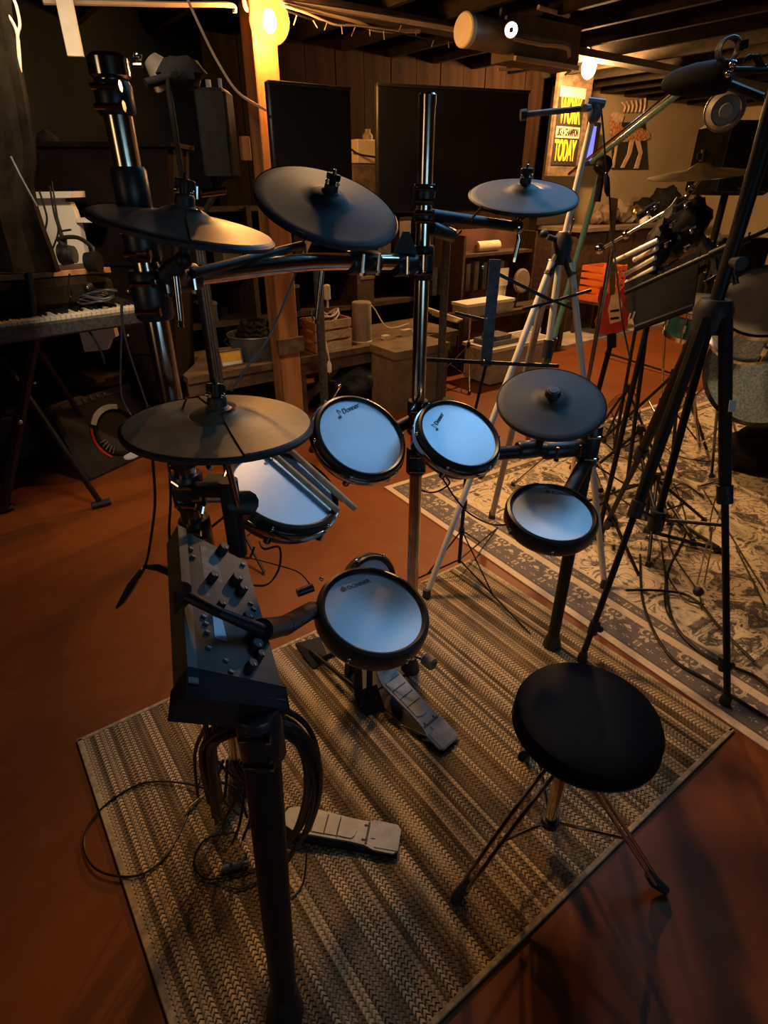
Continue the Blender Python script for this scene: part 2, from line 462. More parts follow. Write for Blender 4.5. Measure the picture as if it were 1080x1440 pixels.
struct('wall_back', dkw, rbox(A0 - .1, 2.9, B1, B1 + .1, 0, ZC))
struct('wall_right', tan, rbox(A1, A1 + .1, B0, B1, 0, ZC))
struct('wall_left', dkw, rbox(A0 - .1, A0, B0, B1, 0, ZC))
struct('wall_front', dkw, rbox(A0, A1, B0 - .1, B0, 0, ZC))
ceil = [o for o in COL.objects if o.name == 'ceiling'][0]
jm = mat('joist_wood', (.028, .022, .014), .75, 0, 4, .35, .002, (6, .7, 6), spec=.1)
j0 = mesh_obj('joist', [rbox(-.022, .022, B0, B1, ZC - .19, ZC)], jm, 0); j0.parent = ceil
for i in range(26):
    o = j0 if i == 0 else j0.copy()
    if i: COL.objects.link(o)
    o.location = U * (A0 + .35 + i * .48)
struct('trim_1', mat('main_beam_wood', (.045, .032, .02), .8, 0, 4, .35, .002, (.7, 6, 6)), rbox(A0, A1, 3.69, 3.83, ZC - .24, ZC - .19))
# curb of pale concrete along the far wall, and the shade-coloured panelling behind the screens
struct('trim_2', mat('pale_concrete', (.38, .33, .26), .8, 0, 6, .2, .002), rbox(5.3, A1, 4.05, B1, 0, .035))
part_wall = struct('wall_partition', mat('shade_dark_partition', (.012, .007, .005), .8, 0, 3, .3, spec=.05), rbox(2.0, atB(768, 200, 4.95).dot(U), 4.95, 5.0, 0, ZC))  # near black: shade of the open space behind put into the colour
pm = mat('shade_dark_panel_boards', (.014, .007, .004), .7, 0, 3, .35, .002, (5, 5, .6), spec=.04)  # boards carry the same shade in their colour
p0 = mesh_obj('panel', [rbox(-.136, .136, 4.925, 4.95, .1, ZC - .1)], pm, 0); p0.parent = part_wall; INV[p0.name] = Matrix()
for i in range(13):
    o = p0 if i == 0 else p0.copy()
    if i: COL.objects.link(o)
    o.location = U * (2.15 + i * .28) + N * (0 if i % 2 else -.004)
# timber post with a plate on top
wp = thing('wooden_post', 'square orange-lit pine post carrying the beam, lit bulb fixed near its top', 'post', atY(385, 300, 4.15).to_2d().to_3d())
pc = wp.location.copy()
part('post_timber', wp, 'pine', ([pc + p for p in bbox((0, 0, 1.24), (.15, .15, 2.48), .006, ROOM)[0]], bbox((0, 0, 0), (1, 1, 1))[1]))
part('post_bracket', wp, 'white', ([pc + p for p in box(ROOM.to_3x3() @ Vector((.02, -.08, 1.86)), (.07, .012, .07), ROOM)[0]], box((0, 0, 0), (1, 1, 1))[1]))
part('post_bracket', wp, 'oldwood', ([pc + p for p in box(ROOM.to_3x3() @ Vector((0, -.09, .62)), (.2, .03, .1), ROOM)[0]], box((0, 0, 0), (1, 1, 1))[1]))

# ------------------------------------------------------------------ rugs
def rug(name, label, corner, ang, LX, LY, t, material, rows=None):
    nx = rows * 5 if rows else 2
    V_, F_ = [], []
    for i in range(nx + 1):
        x = LX * i / nx; fr = (i % 5) / 5 if rows else 0
        h = t - (.0028 * (1 - math.sin(PI * fr)) if rows else 0)
        for y in (-LY, 0): V_.append((x, y, h))
    b0 = len(V_)
    V_ += [(0, -LY, .0005), (0, 0, .0005), (LX, 0, .0005), (LX, -LY, .0005)]
    for i in range(nx): F_.append((2 * i, 2 * i + 2, 2 * i + 3, 2 * i + 1))
    F_.append((0, 1, b0 + 1, b0)); F_.append((2 * nx + 1, 2 * nx, b0 + 3, b0 + 2)); F_.append((b0, b0 + 1, b0 + 2, b0 + 3))
    F_.append(tuple([2 * i for i in range(nx, -1, -1)] + [b0, b0 + 3])); F_.append(tuple([2 * i + 1 for i in range(nx + 1)] + [b0 + 2, b0 + 1]))
    o = mesh_obj(name, [([Vector(p) for p in V_], F_)], material, .9)
    o.location = corner; o.rotation_euler.z = ang; INV[o.name] = Matrix()
    return tag(o, label, 'rug')
r1 = rug('striped_rug', 'tan and brown striped braided rug lying under the drum kit', (-1.005, 1.282, 0), UA, 1.775, 1.253, .009, striped_mat(), 95)
bind = mat('rug_binding', (.42, .31, .17), .85, 0, 60, .3, .001)
RF = frame((-1.005, 1.282, 0), Z, U)
for q in ((-.006, .012, -1.255, .002), (1.763, 1.781, -1.255, .002), (-.006, 1.781, -.008, .006), (-.006, 1.781, -1.259, -1.245)):
    o = mesh_obj('edge_binding', [bbox(((q[0] + q[1]) / 2, (q[2] + q[3]) / 2, .0055), (q[1] - q[0], q[3] - q[2], .009), .002)], bind, .6); o.parent = r1
rug('oriental_rug', 'cream and grey oriental rug with floral border right of the striped rug', (.0, 3.115, 0), math.radians(33.6), 4.1, 3.1, .006, oriental_mat(4.1, 3.1))

# ------------------------------------------------------------------ drum rack
Lb, Cb, Rb = Vector((-.427, 1.12, 0)), Vector((.098, 1.60, 0)), Vector((.665, 1.73, 0))
def up(b, z, lean=(0, 0)): return Vector((b.x + lean[0] * z, b.y + lean[1] * z, z))
FL0, FL1 = atZ(402, 1425, 0), atY(362, 1000, .60)
rk = thing('drum_rack', 'tubular drum rack with tall chrome posts and black clamps on the striped rug', 'drum rack', (0, 1.3, 0))
def sleeve(a, b, r, material='black', bolt=True, name='clamp', lug=None):
    a, b = Vector(a), Vector(b); d = (b - a).normalized(); s = d.orthogonal().normalized()
    L = (b - a).length
    ops = [sweep([a, a + d * .006, b - d * .006, b], [r - .003, r, r, r - .003], 18)]
    o = part(name, rk, material, *ops)
    if bolt:
        c = (a + b) / 2; f = Vector((0, -1, 0)) if lug is None else Vector(lug)
        f = (f - d * f.dot(d)).normalized()
        side = d.cross(f).normalized()
        for k in (-.28, .28):
            q = c + d * L * k + f * (r + .001)
            part('bolt', o, 'chrome', cyl(q - side * .022, q + side * .022, .0045, n=8), cyl(q + side * .018, q + side * .024, .008, n=6))
    return o
part('post', rk, 'dchrome', cyl(up(Lb, .12), up(Lb, 1.75), .0225, n=24))
part('post', rk, 'dchrome', cyl(up(Cb, .03), up(Cb, 1.775), .0195, n=24))
part('post', rk, 'satin', cyl(up(Rb, .03), up(Rb, .92), .022, n=20))
part('front_leg', rk, 'satin', sweep([FL0 + Z * .02, FL0.lerp(FL1, .6), FL1], [.027, .029, .030], 20))
part('foot', rk, 'rubber', sweep([FL0, FL0 + Z * .03, FL0.lerp(FL1, .12)], [.042, .040, .028], 16))
for b_, z0 in ((Cb, .0), (Rb, .0)):
    part('foot', rk, 'rubber', sweep([b_, b_ + Z * .025, b_ + Z * .07], [.036, .034, .022], 16))
# lower left foot with its clamp
sleeve(up(Lb, .03), up(Lb, .13), .036)
part('foot', rk, 'rubber', sweep([up(Lb, 0), up(Lb, .02), up(Lb, .06)], [.05, .045, .035], 16))
part('wing_bolt', rk, 'chrome', cyl(atY(284, 1120, 1.08), atY(264, 1136, 1.03), .006, n=10))
# top of the left post: silver cap and black sleeves
sleeve(up(Lb, 1.695), up(Lb, 1.74), .029, 'black')
part('post_cap', rk, 'chrome', lathe([(.0001, .016), (.024, .014), (.031, .008), (.031, -.014), (.026, -.018)], Matrix.Translation(up(Lb, 1.76)), 24))
part('post_cap', rk, 'dchrome', lathe([(.0001, .004), (.018, .003), (.0205, 0), (.0205, -.02)], Matrix.Translation(up(Cb, 1.775)), 24))
sleeve(up(Lb, 1.555), up(Lb, 1.625), .029, bolt=False); sleeve(up(Lb, 1.48), up(Lb, 1.545), .031)
# upper cross bar, slightly bowed
zb1, zb2 = 1.445, 1.425
bar = crv([up(Lb, zb1) + Vector((.03, .04, .0)), up(Lb, 0).lerp(up(Cb, 0), .2) + Z * (zb1 + .004), up(Lb, 0).lerp(up(Cb, 0), .5) + Z * 1.452, up(Lb, 0).lerp(up(Cb, 0), .8) + Z * 1.437, up(Cb, zb2)], 6)
part('cross_bar', rk, 'dchrome', sweep(bar, .0185, 20))
e1 = (up(Cb, 0) - up(Lb, 0)).normalized()
sleeve(up(Lb, 1.38), up(Lb, 1.465), .034, name='clamp'); sleeve(up(Lb, zb1) + e1 * .0, up(Lb, zb1) + e1 * .095, .026, lug=(0, -1, 0))
sleeve(up(Cb, 1.385), up(Cb, 1.465), .030); sleeve(up(Cb, zb2) - e1 * .10, up(Cb, zb2), .026)
part('clamp_ear', rk, 'black', plate([(-.03, -.02), (.03, -.02), (.008, .03), (-.008, .03)], .012, frame(up(Cb, 1.465) - e1 * .06 + Vector((0, -.006, .005)), (0, -1, 0), e1)))
sleeve(up(Lb, 0).lerp(up(Cb, 0), .66) + Z * 1.443, up(Lb, 0).lerp(up(Cb, 0), .78) + Z * 1.437, .027)
sleeve(up(Cb, 1.555), up(Cb, 1.60), .027); sleeve(up(Cb, 1.515), up(Cb, 1.545), .025)
# side arm for the right cymbal
RA = atY(727, 319, 1.80)
part('side_arm', rk, 'satin', sweep([up(Cb, 1.535), up(Cb, 1.535).lerp(RA, .5), RA], [.015, .014, .013], 14))
sleeve(up(Cb, 1.505) + Vector((.02, 0, 0)), up(Cb, 1.505).lerp(RA, .3) - Z * .02, .017, bolt=False)
for px_, py_ in (((678, 291), (662, 309)), ((648, 325), (638, 336))):
    part('wing_bolt', rk, 'chrome', cyl(atY(*px_, 1.69), atY(*py_, 1.66), .0035, n=8))
# lower bar to the right post
part('cross_bar', rk, 'satin', cyl(up(Cb, .875), up(Rb, .86), .021, n=18))
sleeve(up(Cb, .83), up(Cb, .915), .031); sleeve(up(Cb, .96), up(Cb, 1.06), .031); sleeve(up(Rb, .80), up(Rb, .935), .032)
e2 = (Rb - Cb).normalized()
sleeve(up(Rb, .86) - e2 * .16, up(Rb, .86) - e2 * .02, .028)
sleeve(up(Cb, .872) + e2 * .33, up(Cb, .872) + e2 * .40, .029, bolt=False)
part('post_cap', rk, 'chrome', lathe([(.0001, .008), (.012, .006), (.014, 0), (.014, -.006)], Matrix.Translation(up(Rb, .94)), 14))
# left wing under the sound module
W0, W1 = up(Lb, .9), FL1 - Z * .05
part('side_bar', rk, 'satin', cyl(W0, W1, .021, n=18))
sleeve(up(Lb, .98), up(Lb, 1.06), .035); sleeve(up(Lb, .86), up(Lb, .95), .035)
sleeve(FL1 - Z * .1, FL1 + Z * .005, .035)
AR = atY(322, 688, 1.0)
part('side_arm', rk, 'satin', cyl(up(Lb, 1.02), AR, .017, n=14)); 
part('drop_tube', rk, 'satin', cyl(AR + Z * .02, AR - Z * .15, .019, n=14))
for p_, q_ in (((242, 677), (252, 684)), ((246, 702), (250, 708)), ((271, 703), (282, 702)), ((286, 712), (284, 722)), ((292, 655), (296, 660))):
    part('wing_bolt', rk, 'chrome', cyl(atY(*p_, .90), atY(*q_, .895), .004, n=8))
# arm that carries the snare pad, crossing over the module
SA = [atY(258, 836, .71), atY(310, 862, .685), atY(368, 886, .71), atY(400, 880, .86), atY(438, 858, 1.13)]
part('snare_arm', rk, 'satin', sweep(SA[:3], [.009, .008, .011], 12))
part('snare_arm', rk, 'satin', sweep(SA[2:], [.019, .019, .021], 16))
part('clamp', rk, 'black', sweep([SA[0] + Vector((.0, 0, .012)), SA[0] + Vector((-.012, .01, -.045))], .014, 12))

# ------------------------------------------------------------------ cymbals
def note(m, parent, s):
    ops = [xf(plate([(.011 * math.cos(t * PI / 6), .0075 * math.sin(t * PI / 6)) for t in range(12)], -.0006), m),
           xf(plate([(.0085, 0), (.0108, 0), (.0108, .042), (.0085, .042)], -.0006), m),
           xf(plate([(.0095, .042), (.0105, .036), (.020, .030), (.024, .018), (.0265, .019), (.024, .032)], -.0006), m)]
    return part('printed_note', parent, 'print', *[([m @ (Matrix.Scale(s, 4) @ (m.inverted() @ p)) for p in v], f) for v, f in ops])
def cymbal(label, fit, R, material='pad', bell=.30, layer=None, rod=None, wing=True, drop=.10, groove=0, flat=False):
    c, n = fitdisk(*fit, R)
    m = frame(c, n)
    t = thing('cymbal_pad', label, 'cymbal', c, 'rubber cymbal pads on the drum rack')
    br = R * bell; hb = R * .11 if not flat else R * .05
    prof = [(.006, hb + .012), (br * .5, hb + .010), (br * .85, hb + .003), (br, hb - .003)]
    k = 26 if groove else 6
    for i in range(1, k + 1):
        u = i / k; r = br + (R - .004 - br) * u
        z = (hb - .003) * (1 - u) ** 1.3 + (.0006 if groove and i % 2 else 0)
        prof.append((r, z))
    prof += [(R, -.003), (R, -.007), (R - .005, -.009), (br, hb - .014), (.006, hb - .004)]
    part('bow', t, material, lathe(prof, m, 64), smooth=.35 if groove else .6)
    part('edge_ring', t, 'rubber', lathe([(R - .001, .0005), (R + .0025, -.003), (R + .0015, -.009), (R - .004, -.0105)], m, 64))
    if layer:
        a0, a1 = layer
        pr = [(.03, hb + .0125), (br * .5, hb + .0112), (br * .85, hb + .0045)] + [(br + (R - .004 - br) * u, (hb - .003) * (1 - u) ** 1.3 + .0028) for u in (0, .25, .5, .75, 1)] + [(R + .001, -.002)]
        part('strike_zone', t, material, lathe(pr, m, 40, math.radians(a0), math.radians(a1)))
    part('bell', t, 'padcool' if material == 'padcool' else material, lathe([(.0001, hb + .016), (br * .3, hb + .0155), (br * .42, hb + .011)], m, 28))
    top = m @ Vector((0, 0, hb + .015)); 
    part('felt_washer', t, 'rubber', lathe([(.0001, hb + .030), (.014, hb + .029), (.016, hb + .024), (.016, hb + .014)], m, 18))
    if wing:
        w_ = part('wing_nut', t, 'satin', lathe([(.0001, hb + .052), (.007, hb + .050), (.009, hb + .042), (.008, hb + .028)], m, 14),
                  xf(bbox((0, 0, 0), (.032, .009, .014), .003), m @ Matrix.Translation((0, 0, hb + .043))))
        part('bolt', w_, 'chrome', lathe([(.0001, hb + .060), (.0035, hb + .059), (.004, hb + .05)], m, 10), xf(ball((0, 0, 0), .004), m @ Matrix.Translation((.013, -.008, hb + .034))), xf(ball((0, 0, 0), .004), m @ Matrix.Translation((-.013, -.008, hb + .034))))
    bot = c - n * drop
    part('tilter', t, 'satin', cyl(c + n * .0, c - n * .05, .008, n=10), ball(c - n * .055, .015, 1, 1, 1, 8))
    if rod:
        (x0, y0), (x1, y1), Y, r = rod
        a, b = atY(x0, y0, Y), atY(x1, y1, Y)
        part('mounting_rod', t, 'chrome', cyl(a, b, r, n=14), label='bright chrome rod hanging below the clamp')
        part('rod_tip', t, 'dchrome', cyl(b, b + (b - a).normalized() * .012, r * .8, n=10))
    return t, c, n, m
t, c, n, m = cymbal('large hi-hat cymbal pad lowest at left, coloured tan-grey as if warmly lit, with grooves, two-layered', (308, 595, 135, 44, -5), .155, layer=(-62, 118), rod=((321, 655), (333, 704), .98, .0062), groove=1)
part('support_arm', t, 'satin', sweep([c - n * .05, up(Lb, 1.12) + Vector((.03, 0, 0)), up(Lb, 1.12)], .010, 12), ([p for p in cyl(up(Lb, 1.08), up(Lb, 1.15), .031)[0]], cyl((0, 0, 0), (0, 0, 1), 1)[1]))
t, c, n, m = cymbal('wide crash cymbal pad at upper left, half lit tan, tilted down to the right', (259, 316, 132, 31, 24), .145, layer=(-70, 110), rod=((247, 388), (254, 450), 1.03, .0062))
CL = c
q0 = atY(222, 352, 1.0)
part('support_arm', t, 'satin', sweep([c - n * .05, atY(240, 385, 1.05), up(Lb, 1.44) + Vector((.05, .02, .015))], [.010, .02, .022], 12))
part('wing_bolt', t, 'chrome', cyl(atY(189, 331, .98), atY(232, 336, .98), .0025, n=8), cyl(atY(196, 362, .95), atY(212, 366, .95), .004, n=8))
t, c, n, m = cymbal('crash cymbal pad coloured blue-black for cool light, tilted steeply towards the stool, above the cross bar', (461, 287, 101, 57, 27), .17, 'padcool', rod=((454, 366), (446, 448), 1.45, .0065))
part('support_arm', t, 'satin', sweep([c - n * .05, atY(440, 352, 1.5), up(Lb, 0).lerp(up(Cb, 0), .72) + Z * 1.44], [.010, .017, .02], 12))
part('clamp_rod', t, 'satin', cyl(atY(270, 385, 1.12), atY(425, 345, 1.40), .009), label='black rod along the cross bar')
part('bolt', t, 'chrome', cyl(atY(368, 368, 1.3), atY(385, 368, 1.31), .006, n=8)); part('bolt', t, 'chrome', cyl(atY(398, 366, 1.35), atY(412, 364, 1.36), .004, n=8)); part('bolt', t, 'chrome', cyl(atY(440, 341, 1.46), atY(450, 341, 1.46), .006, n=8))
t, c, n, m = cymbal('small dark crash cymbal pad held level at the right end of the rack arm', (736, 274, 77, 25, 3), .15, 'padshade', rod=((730, 336), (724, 362), 1.80, .007))
part('support_arm', t, 'chrome', cyl(c - n * .05, RA + Z * .0, .006), ball(RA, .02, 1, 1, 1, 8), cyl(atY(705, 308, 1.8), atY(720, 316, 1.8), .004), cyl(RA, atY(730, 338, 1.80), .006))
t, c, n, m = cymbal('black ride cymbal pad set low at right, over the floor tom pad', (775, 565, 77, 50, 5), .155, 'padshade', wing=False, drop=.2)
part('center_cap', t, 'rubber', lathe([(.0001, .045), (.018, .043), (.022, .035), (.024, .01)], m, 20))
part('support_arm', t, 'satin', sweep([c, c - n * .08, up(Cb, .872).lerp(up(Rb, .86), .68)], [.011, .012, .014], 12))

# ------------------------------------------------------------------ drum pads
def drumpad(label, fit, R, style, depth=.065, lugs=6, logo=None, rot=0, chrome=True):
    c, n = fitdisk(*fit, R)
    m = frame(c, n)
    t = thing('drum_pad', label, 'drum pad', c, 'round mesh-head drum pads on the rack')
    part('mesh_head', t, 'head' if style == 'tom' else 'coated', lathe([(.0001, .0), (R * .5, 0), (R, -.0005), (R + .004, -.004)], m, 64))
    if style == 'tom':
        Ro = R * 1.13
        part('rubber_rim', t, 'rim', lathe([(R - .001, -.003), (R, .004), (R * 1.05, .0075), (Ro - .003, .005), (Ro, -.002), (Ro, -.014), (Ro - .006, -.016)], m, 64))
        part('shell', t, 'black', lathe([(Ro - .007, -.014), (Ro - .007, -depth * .75), (Ro - .018, -depth), (.02, -depth - .006), (.0001, -depth - .006)], m, 64))
        hoop = part('hoop', t, 'chrome', lathe([(Ro - .008, -.012), (Ro + .004, -.013), (Ro + .0065, -.02), (Ro + .004, -.031), (Ro - .006, -.033)], m, 64), label='chrome hoop round the shell')
        for k in range(lugs):
            a = 2 * PI * (k + rot) / lugs; d = Vector((math.cos(a), math.sin(a), 0)); 
            p = lambda r, z: m @ (d * r + Vector((0, 0, z)))
            part('lug', t, 'satin', cyl(p(Ro - .006, -.03), p(Ro - .006, -depth * .85), .009, n=8))
            part('tension_rod', t, 'chrome', cyl(p(Ro + .001, -.003), p(Ro + .001, -.05), .0034, n=8), ball(p(Ro + .002, -.006), .0055, n=6))
    else:
        Ro = R * 1.17
        part('rubber_rim', t, 'rim', lathe([(R - .001, -.003), (R + .001, .004), (R * 1.07, .010), (Ro - .004, .007), (Ro, -.004), (Ro, -depth * .55), (Ro - .008, -depth * .8), (Ro - .03, -depth), (.0001, -depth)], m, 64))
        for k in range(lugs):
            a = 2 * PI * (k + rot) / lugs; d = Vector((math.cos(a), math.sin(a), 0))
            p = m @ (d * (Ro - .001) + Vector((0, 0, -.024)))
            part('tension_rod', t, 'chrome', ball(p, .0055, n=6), ball(p - n * .014, .004, n=6))
    if logo:
        kind, (lx, ly), ang, s = logo
        # the print sits where the ray through this pixel meets the head
        r = ray(lx, ly); o = Vector((0, 0, HC)); k = (c - o).dot(n) / r.dot(n); pt = o + r * k
        r2 = ray(lx + math.cos(ang) * 10, ly - math.sin(ang) * 10); k2 = (c - o).dot(n) / r2.dot(n)
        lm = frame(pt + n * .0006, n, (o + r2 * k2) - pt)
        if kind == 'note':
            note(lm, t, s * .75)
            text('Donner', lm @ Matrix.Translation((.022 * s, .006 * s, 0)), .030 * s, 'print', t, 'printed_word', .85, shear=.25)
        else:
            part('printed_mark', t, 'print', xf(plate([(-.012 * s, 0), (-.002 * s, -.009 * s), (.010 * s, -.006 * s), (.010 * s, .006 * s), (0, .013 * s)], -.0005), lm))
            text('DONNER', lm @ Matrix.Translation((.015 * s, -.007 * s, 0)), .022 * s, 'print', t, 'printed_word', .95)
    return t, c, n, m
t1, c, n, m = drumpad('round tom pad with mesh head tinted pale blue for cool light, middle of the three upper toms', (508, 613, 57, 51.5, 14), .115, 'tom', logo=('note', (478, 587), .42, .75), rot=.35)
part('mount_arm', t1, 'satin', sweep([c - n * .07, c - n * .09 + Vector((.03, .03, .01)), up(Cb, 1.01)], [.02, .018, .018], 12))
t2, c, n, m = drumpad('smaller round tom pad with mesh head right of the centre post', (646, 610.5, 52, 43.5, 14), .105, 'tom', logo=('note', (614.5, 604), 1.05, .62), rot=.2)
part('mount_arm', t2, 'satin', sweep([c - n * .07, c - n * .09 + Vector((-.03, .03, .0)), up(Cb, .99)], [.02, .018, .018], 12))
part('wing_bolt', t2, 'chrome', cyl(atY(590, 556, 1.56), atY(574, 583, 1.52), .004, n=8))
t3, c, n, m = drumpad('left tom pad with mesh head, pair of drumsticks lying across it', (400, 687, 70, 50, 16), .12, 'tom', logo=('note', (374, 652), .3, .75), rot=.45)
TL = (c, n, m)
part('mount_arm', t3, 'satin', sweep([c - n * .07, c - n * .08 + Vector((-.08, -.02, .0)), AR + Vector((.03, .0, -.03)), AR - Z * .03], [.03, .028, .025, .022], 12))
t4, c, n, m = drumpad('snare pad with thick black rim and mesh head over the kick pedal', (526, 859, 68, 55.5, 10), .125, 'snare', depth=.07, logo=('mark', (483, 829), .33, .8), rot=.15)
SN = c
part('mount_arm', t4, 'satin', sweep([c - n * .062 - Vector((.03, 0, 0)), SA[4] - Vector((-.03, 0, .01)), SA[4], SA[3]], [.02, .022, .022, .02], 12))
part('mount_knob', t4, 'chrome', ball(atY(452, 814, 1.2), .006), cyl(atY(440, 826, 1.18), atY(424, 834, 1.18), .008))
part('jack', t4, 'black', cyl(atY(440, 826, 1.18), atY(418, 834, 1.16), .011))
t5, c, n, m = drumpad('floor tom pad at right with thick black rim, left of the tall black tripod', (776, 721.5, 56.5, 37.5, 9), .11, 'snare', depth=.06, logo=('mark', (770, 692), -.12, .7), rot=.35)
part('mount_arm', t5, 'satin', sweep([c - n * .05, c - n * .07 + Vector((.06, .1, 0)), up(Rb, .82)], [.028, .024, .022], 12))

# drumsticks on the left tom pad
def stick(label, p0, p1, tip_at_end=True):
    pts = [p0.lerp(p1, k) for k in (0, .01, .35, .8, .93, .955, .975, .99, 1)]
    solo('drumstick', label, 'drumstick', 'stick', sweep(pts, [.0055, .0075, .0078, .0072, .0045, .0038, .0058, .0055, .003], 14), group='drumsticks on the left tom pad')
cT, nT, mT = TL
def onT(x, y, h=.013):
    o = Vector((0, 0, HC)); r = ray(x, y); return o + r * ((cT + nT * h - o).dot(nT) / r.dot(nT))
stick('worn drumstick on the left tom pad, the nearer of two', onT(476, 719), onT(352, 610))
stick('worn drumstick on the left tom pad, the one nearer the centre tom', onT(500, 716, .02), onT(378, 606, .02))
stick('worn dark drumstick tucked behind the other two at the left tom', onT(484, 704, .012), onT(402, 628, .012))

# ------------------------------------------------------------------ sound module
q = [atZ(250, 742, 1.075), atZ(347, 790, 1.0), atZ(402, 985, .925), atZ(268, 962, 1.0)]
nrm = (q[1] - q[0]).cross(q[3] - q[0]).normalized()
if nrm.z < 0: nrm = -nrm
mo = thing('sound_module', 'dark drum sound module with knobs and small screen on the left rack wing', 'drum module', (q[0] + q[2]) / 2 - Z * .05)
def qp(u, v, h=0): return q[0].lerp(q[1], u).lerp(q[3].lerp(q[2], u), v) + nrm * h
part('body', mo, 'module', hexa(q, -nrm * .045))
part('front_lip', mo, 'lip', hexa([qp(-.02, .0, .006), qp(.10, .0, .006), qp(.07, 1.0, .004), qp(-.03, 1.0, .004)], -nrm * .05))
part('end_cap', mo, 'black', hexa([qp(-.04, .93, .008), qp(1.02, .93, .006), qp(1.04, 1.04, -.004), qp(-.05, 1.06, -.004)], -nrm * .06))
mf = frame(qp(.5, .5), nrm, q[1] - q[0])
def pxm(x, y, h=.0):
    o = Vector((0, 0, HC)); r = ray(x, y); return o + r * ((q[0] + nrm * h - o).dot(nrm) / r.dot(nrm))
scr = [pxm(299, 866, .002), pxm(313, 872, .002), pxm(320, 902, .002), pxm(302, 896, .002)]
part('display', mo, 'lcd', hexa(scr, -nrm * .004), label='small display coloured like a pale blue reflection')
for i, (kx, ky, r) in enumerate([(311, 776, .009), (330, 818, .010), (338, 832, .009), (308, 855, .007), (345, 872, .009), (357, 912, .010), (362, 926, .007), (350, 940, .008), (297, 815, .008)]):
    k = part('knob', mo, 'rubber', lathe([(.0001, .016), (r * .85, .016), (r, .012), (r * 1.05, 0)], frame(pxm(kx, ky), nrm), 16))
    part('knob_mark', k, 'wplastic', xf(box((r * .5, 0, .0165), (r * .6, .0014, .001)), frame(pxm(kx, ky), nrm, q[2] - q[0])))
for (bx, by) in [(286, 868), (289, 878), (291, 890), (293, 912), (324, 946), (317, 930), (268, 773), (271, 784), (341, 795), (352, 850), (356, 858), (349, 862)]:
    part('button', mo, 'grey', xf(bbox((0, 0, .002), (.009, .005, .005), .001), frame(pxm(bx, by), nrm, q[1] - q[0])))
part('print_strip', mo, 'grey', xf(box((0, 0, 0), (.003, .045, .001)), frame(pxm(319, 940), nrm, q[1] - q[0])))
part('slider_panel', mo, 'dgrey', hexa([pxm(281, 766, .001), pxm(305, 775, .001), pxm(318, 845, .001), pxm(290, 838, .001)], -nrm * .003))

# ------------------------------------------------------------------ pedals
def pedal(label, heel, toe, wid, hh, th_, beater):
    heel, toe = Vector(heel), Vector(toe); L = (toe - heel).length
    d = (toe - heel).normalized(); side = Vector((0, 0, 1)).cross(d).normalized(); nz = d.cross(side)
    nz = nz if nz.z > 0 else -nz
    m = Matrix((d, side, nz)).transposed().to_4x4(); m.translation = heel
    t = thing('foot_pedal', label, 'pedal', (heel.x, heel.y, 0), 'metal foot pedals on the striped rug')
    w = wid / 2
    board = [(-.0, -w * .72), (.012, -w), (L * .2, -w * 1.02), (L * .28, -w * .82), (L * .42, -w * .80), (L * .85, -w * .95), (L * .97, -w * .6), (L, 0), (L * .97, w * .6), (L * .85, w * .95), (L * .42, w * .80), (L * .28, w * .82), (L * .2, w * 1.02), (.012, w), (-.0, w * .72)]
    part('footboard', t, 'pedal', xf(plate(board, .008), m))
    # four raised tread pads, a round one first, then a hooked gap before the heel plate
    x0 = L * .36
    part('tread_pad', t, 'pedal', xf(plate([(x0 + .012, -w * .62), (x0 + .05, -w * .62), (x0 + .05, w * .62), (x0 + .012, w * .62), (x0 + .004, w * .4), (x0, 0), (x0 + .004, -w * .4)], -.0028), m))
    for k in range(3):
        a = x0 + .054 + k * .036
        part('tread_pad', t, 'pedal', xf(plate([(a, -w * (.64 + .04 * k)), (a + .032, -w * (.66 + .04 * k)), (a + .032, w * (.66 + .04 * k)), (a, w * (.64 + .04 * k))], -.0028), m))
    part('heel_plate', t, 'pedal', xf(plate([(.004, -w * .8), (L * .2, -w * .86), (L * .2, -w * .3), (L * .24, -w * .3), (L * .24, w * .3), (L * .2, w * .3), (L * .2, w * .86), (.004, w * .8)], -.002), m))
    part('hinge', t, 'pedald', xf(box((L * .27, 0, .0005), (.006, w * 1.5, .003)), m), xf(box((L * .27 + .006, w * .5, .0005), (.014, .004, .003)), m), xf(box((L * .27 + .006, -w * .5, .0005), (.014, .004, .003)), m))
    gap = [xf(box((x0 + .052 + k * .036, 0, .0), (.003, w * 1.45, .0022)), m) for k in range(4)]
    part('groove', t, 'pedald', *gap)
    b = m @ Vector((L, 0, 0)); g = Vector((b.x, b.y, 0))
    hl = m @ Vector((L * .08, 0, 0)); hl.z = 0
    part('base_plate', t, 'satin', ([p for p in plate([(0, -w), (L * .98, -w), (L * .98, w), (0, w)], .004, frame(Vector((heel.x, heel.y, .013)), Z, Vector((d.x, d.y, 0))))[0]], plate([(0, 0), (1, 0), (1, 1), (0, 1)], 1)[1]))
    part('heel_block', t, 'satin', cyl(m @ Vector((.02, -w * .7, -.008)), m @ Vector((.02, w * .7, -.008)), .009, n=8))
    return t, m, L, w, d, side
t, m, L, w, d, side = pedal('grey metal kick pedal with round beater below the snare pad', atZ(634, 1046, .028), atZ(535, 938, .13), .088, 0, 0, True)
gp = m @ Vector((L * 1.0, 0, 0)); sd = Vector((side.x, side.y, 0)).normalized(); gp.z = 0
for s in (-1, 1):
    part('frame_post', t, 'satin', sweep([gp + sd * .055 * s + Z * .005, gp + sd * .048 * s + Z * .24], [.012, .009], 8))
part('axle', t, 'chrome', cyl(gp + sd * .075 + Z * .235, gp - sd * .075 + Z * .235, .007, n=10))
bt = atZ(604, 931, .21)
part('beater_rod', t, 'chrome', cyl(gp + Z * .235 + sd * 0, bt, .004, n=8))
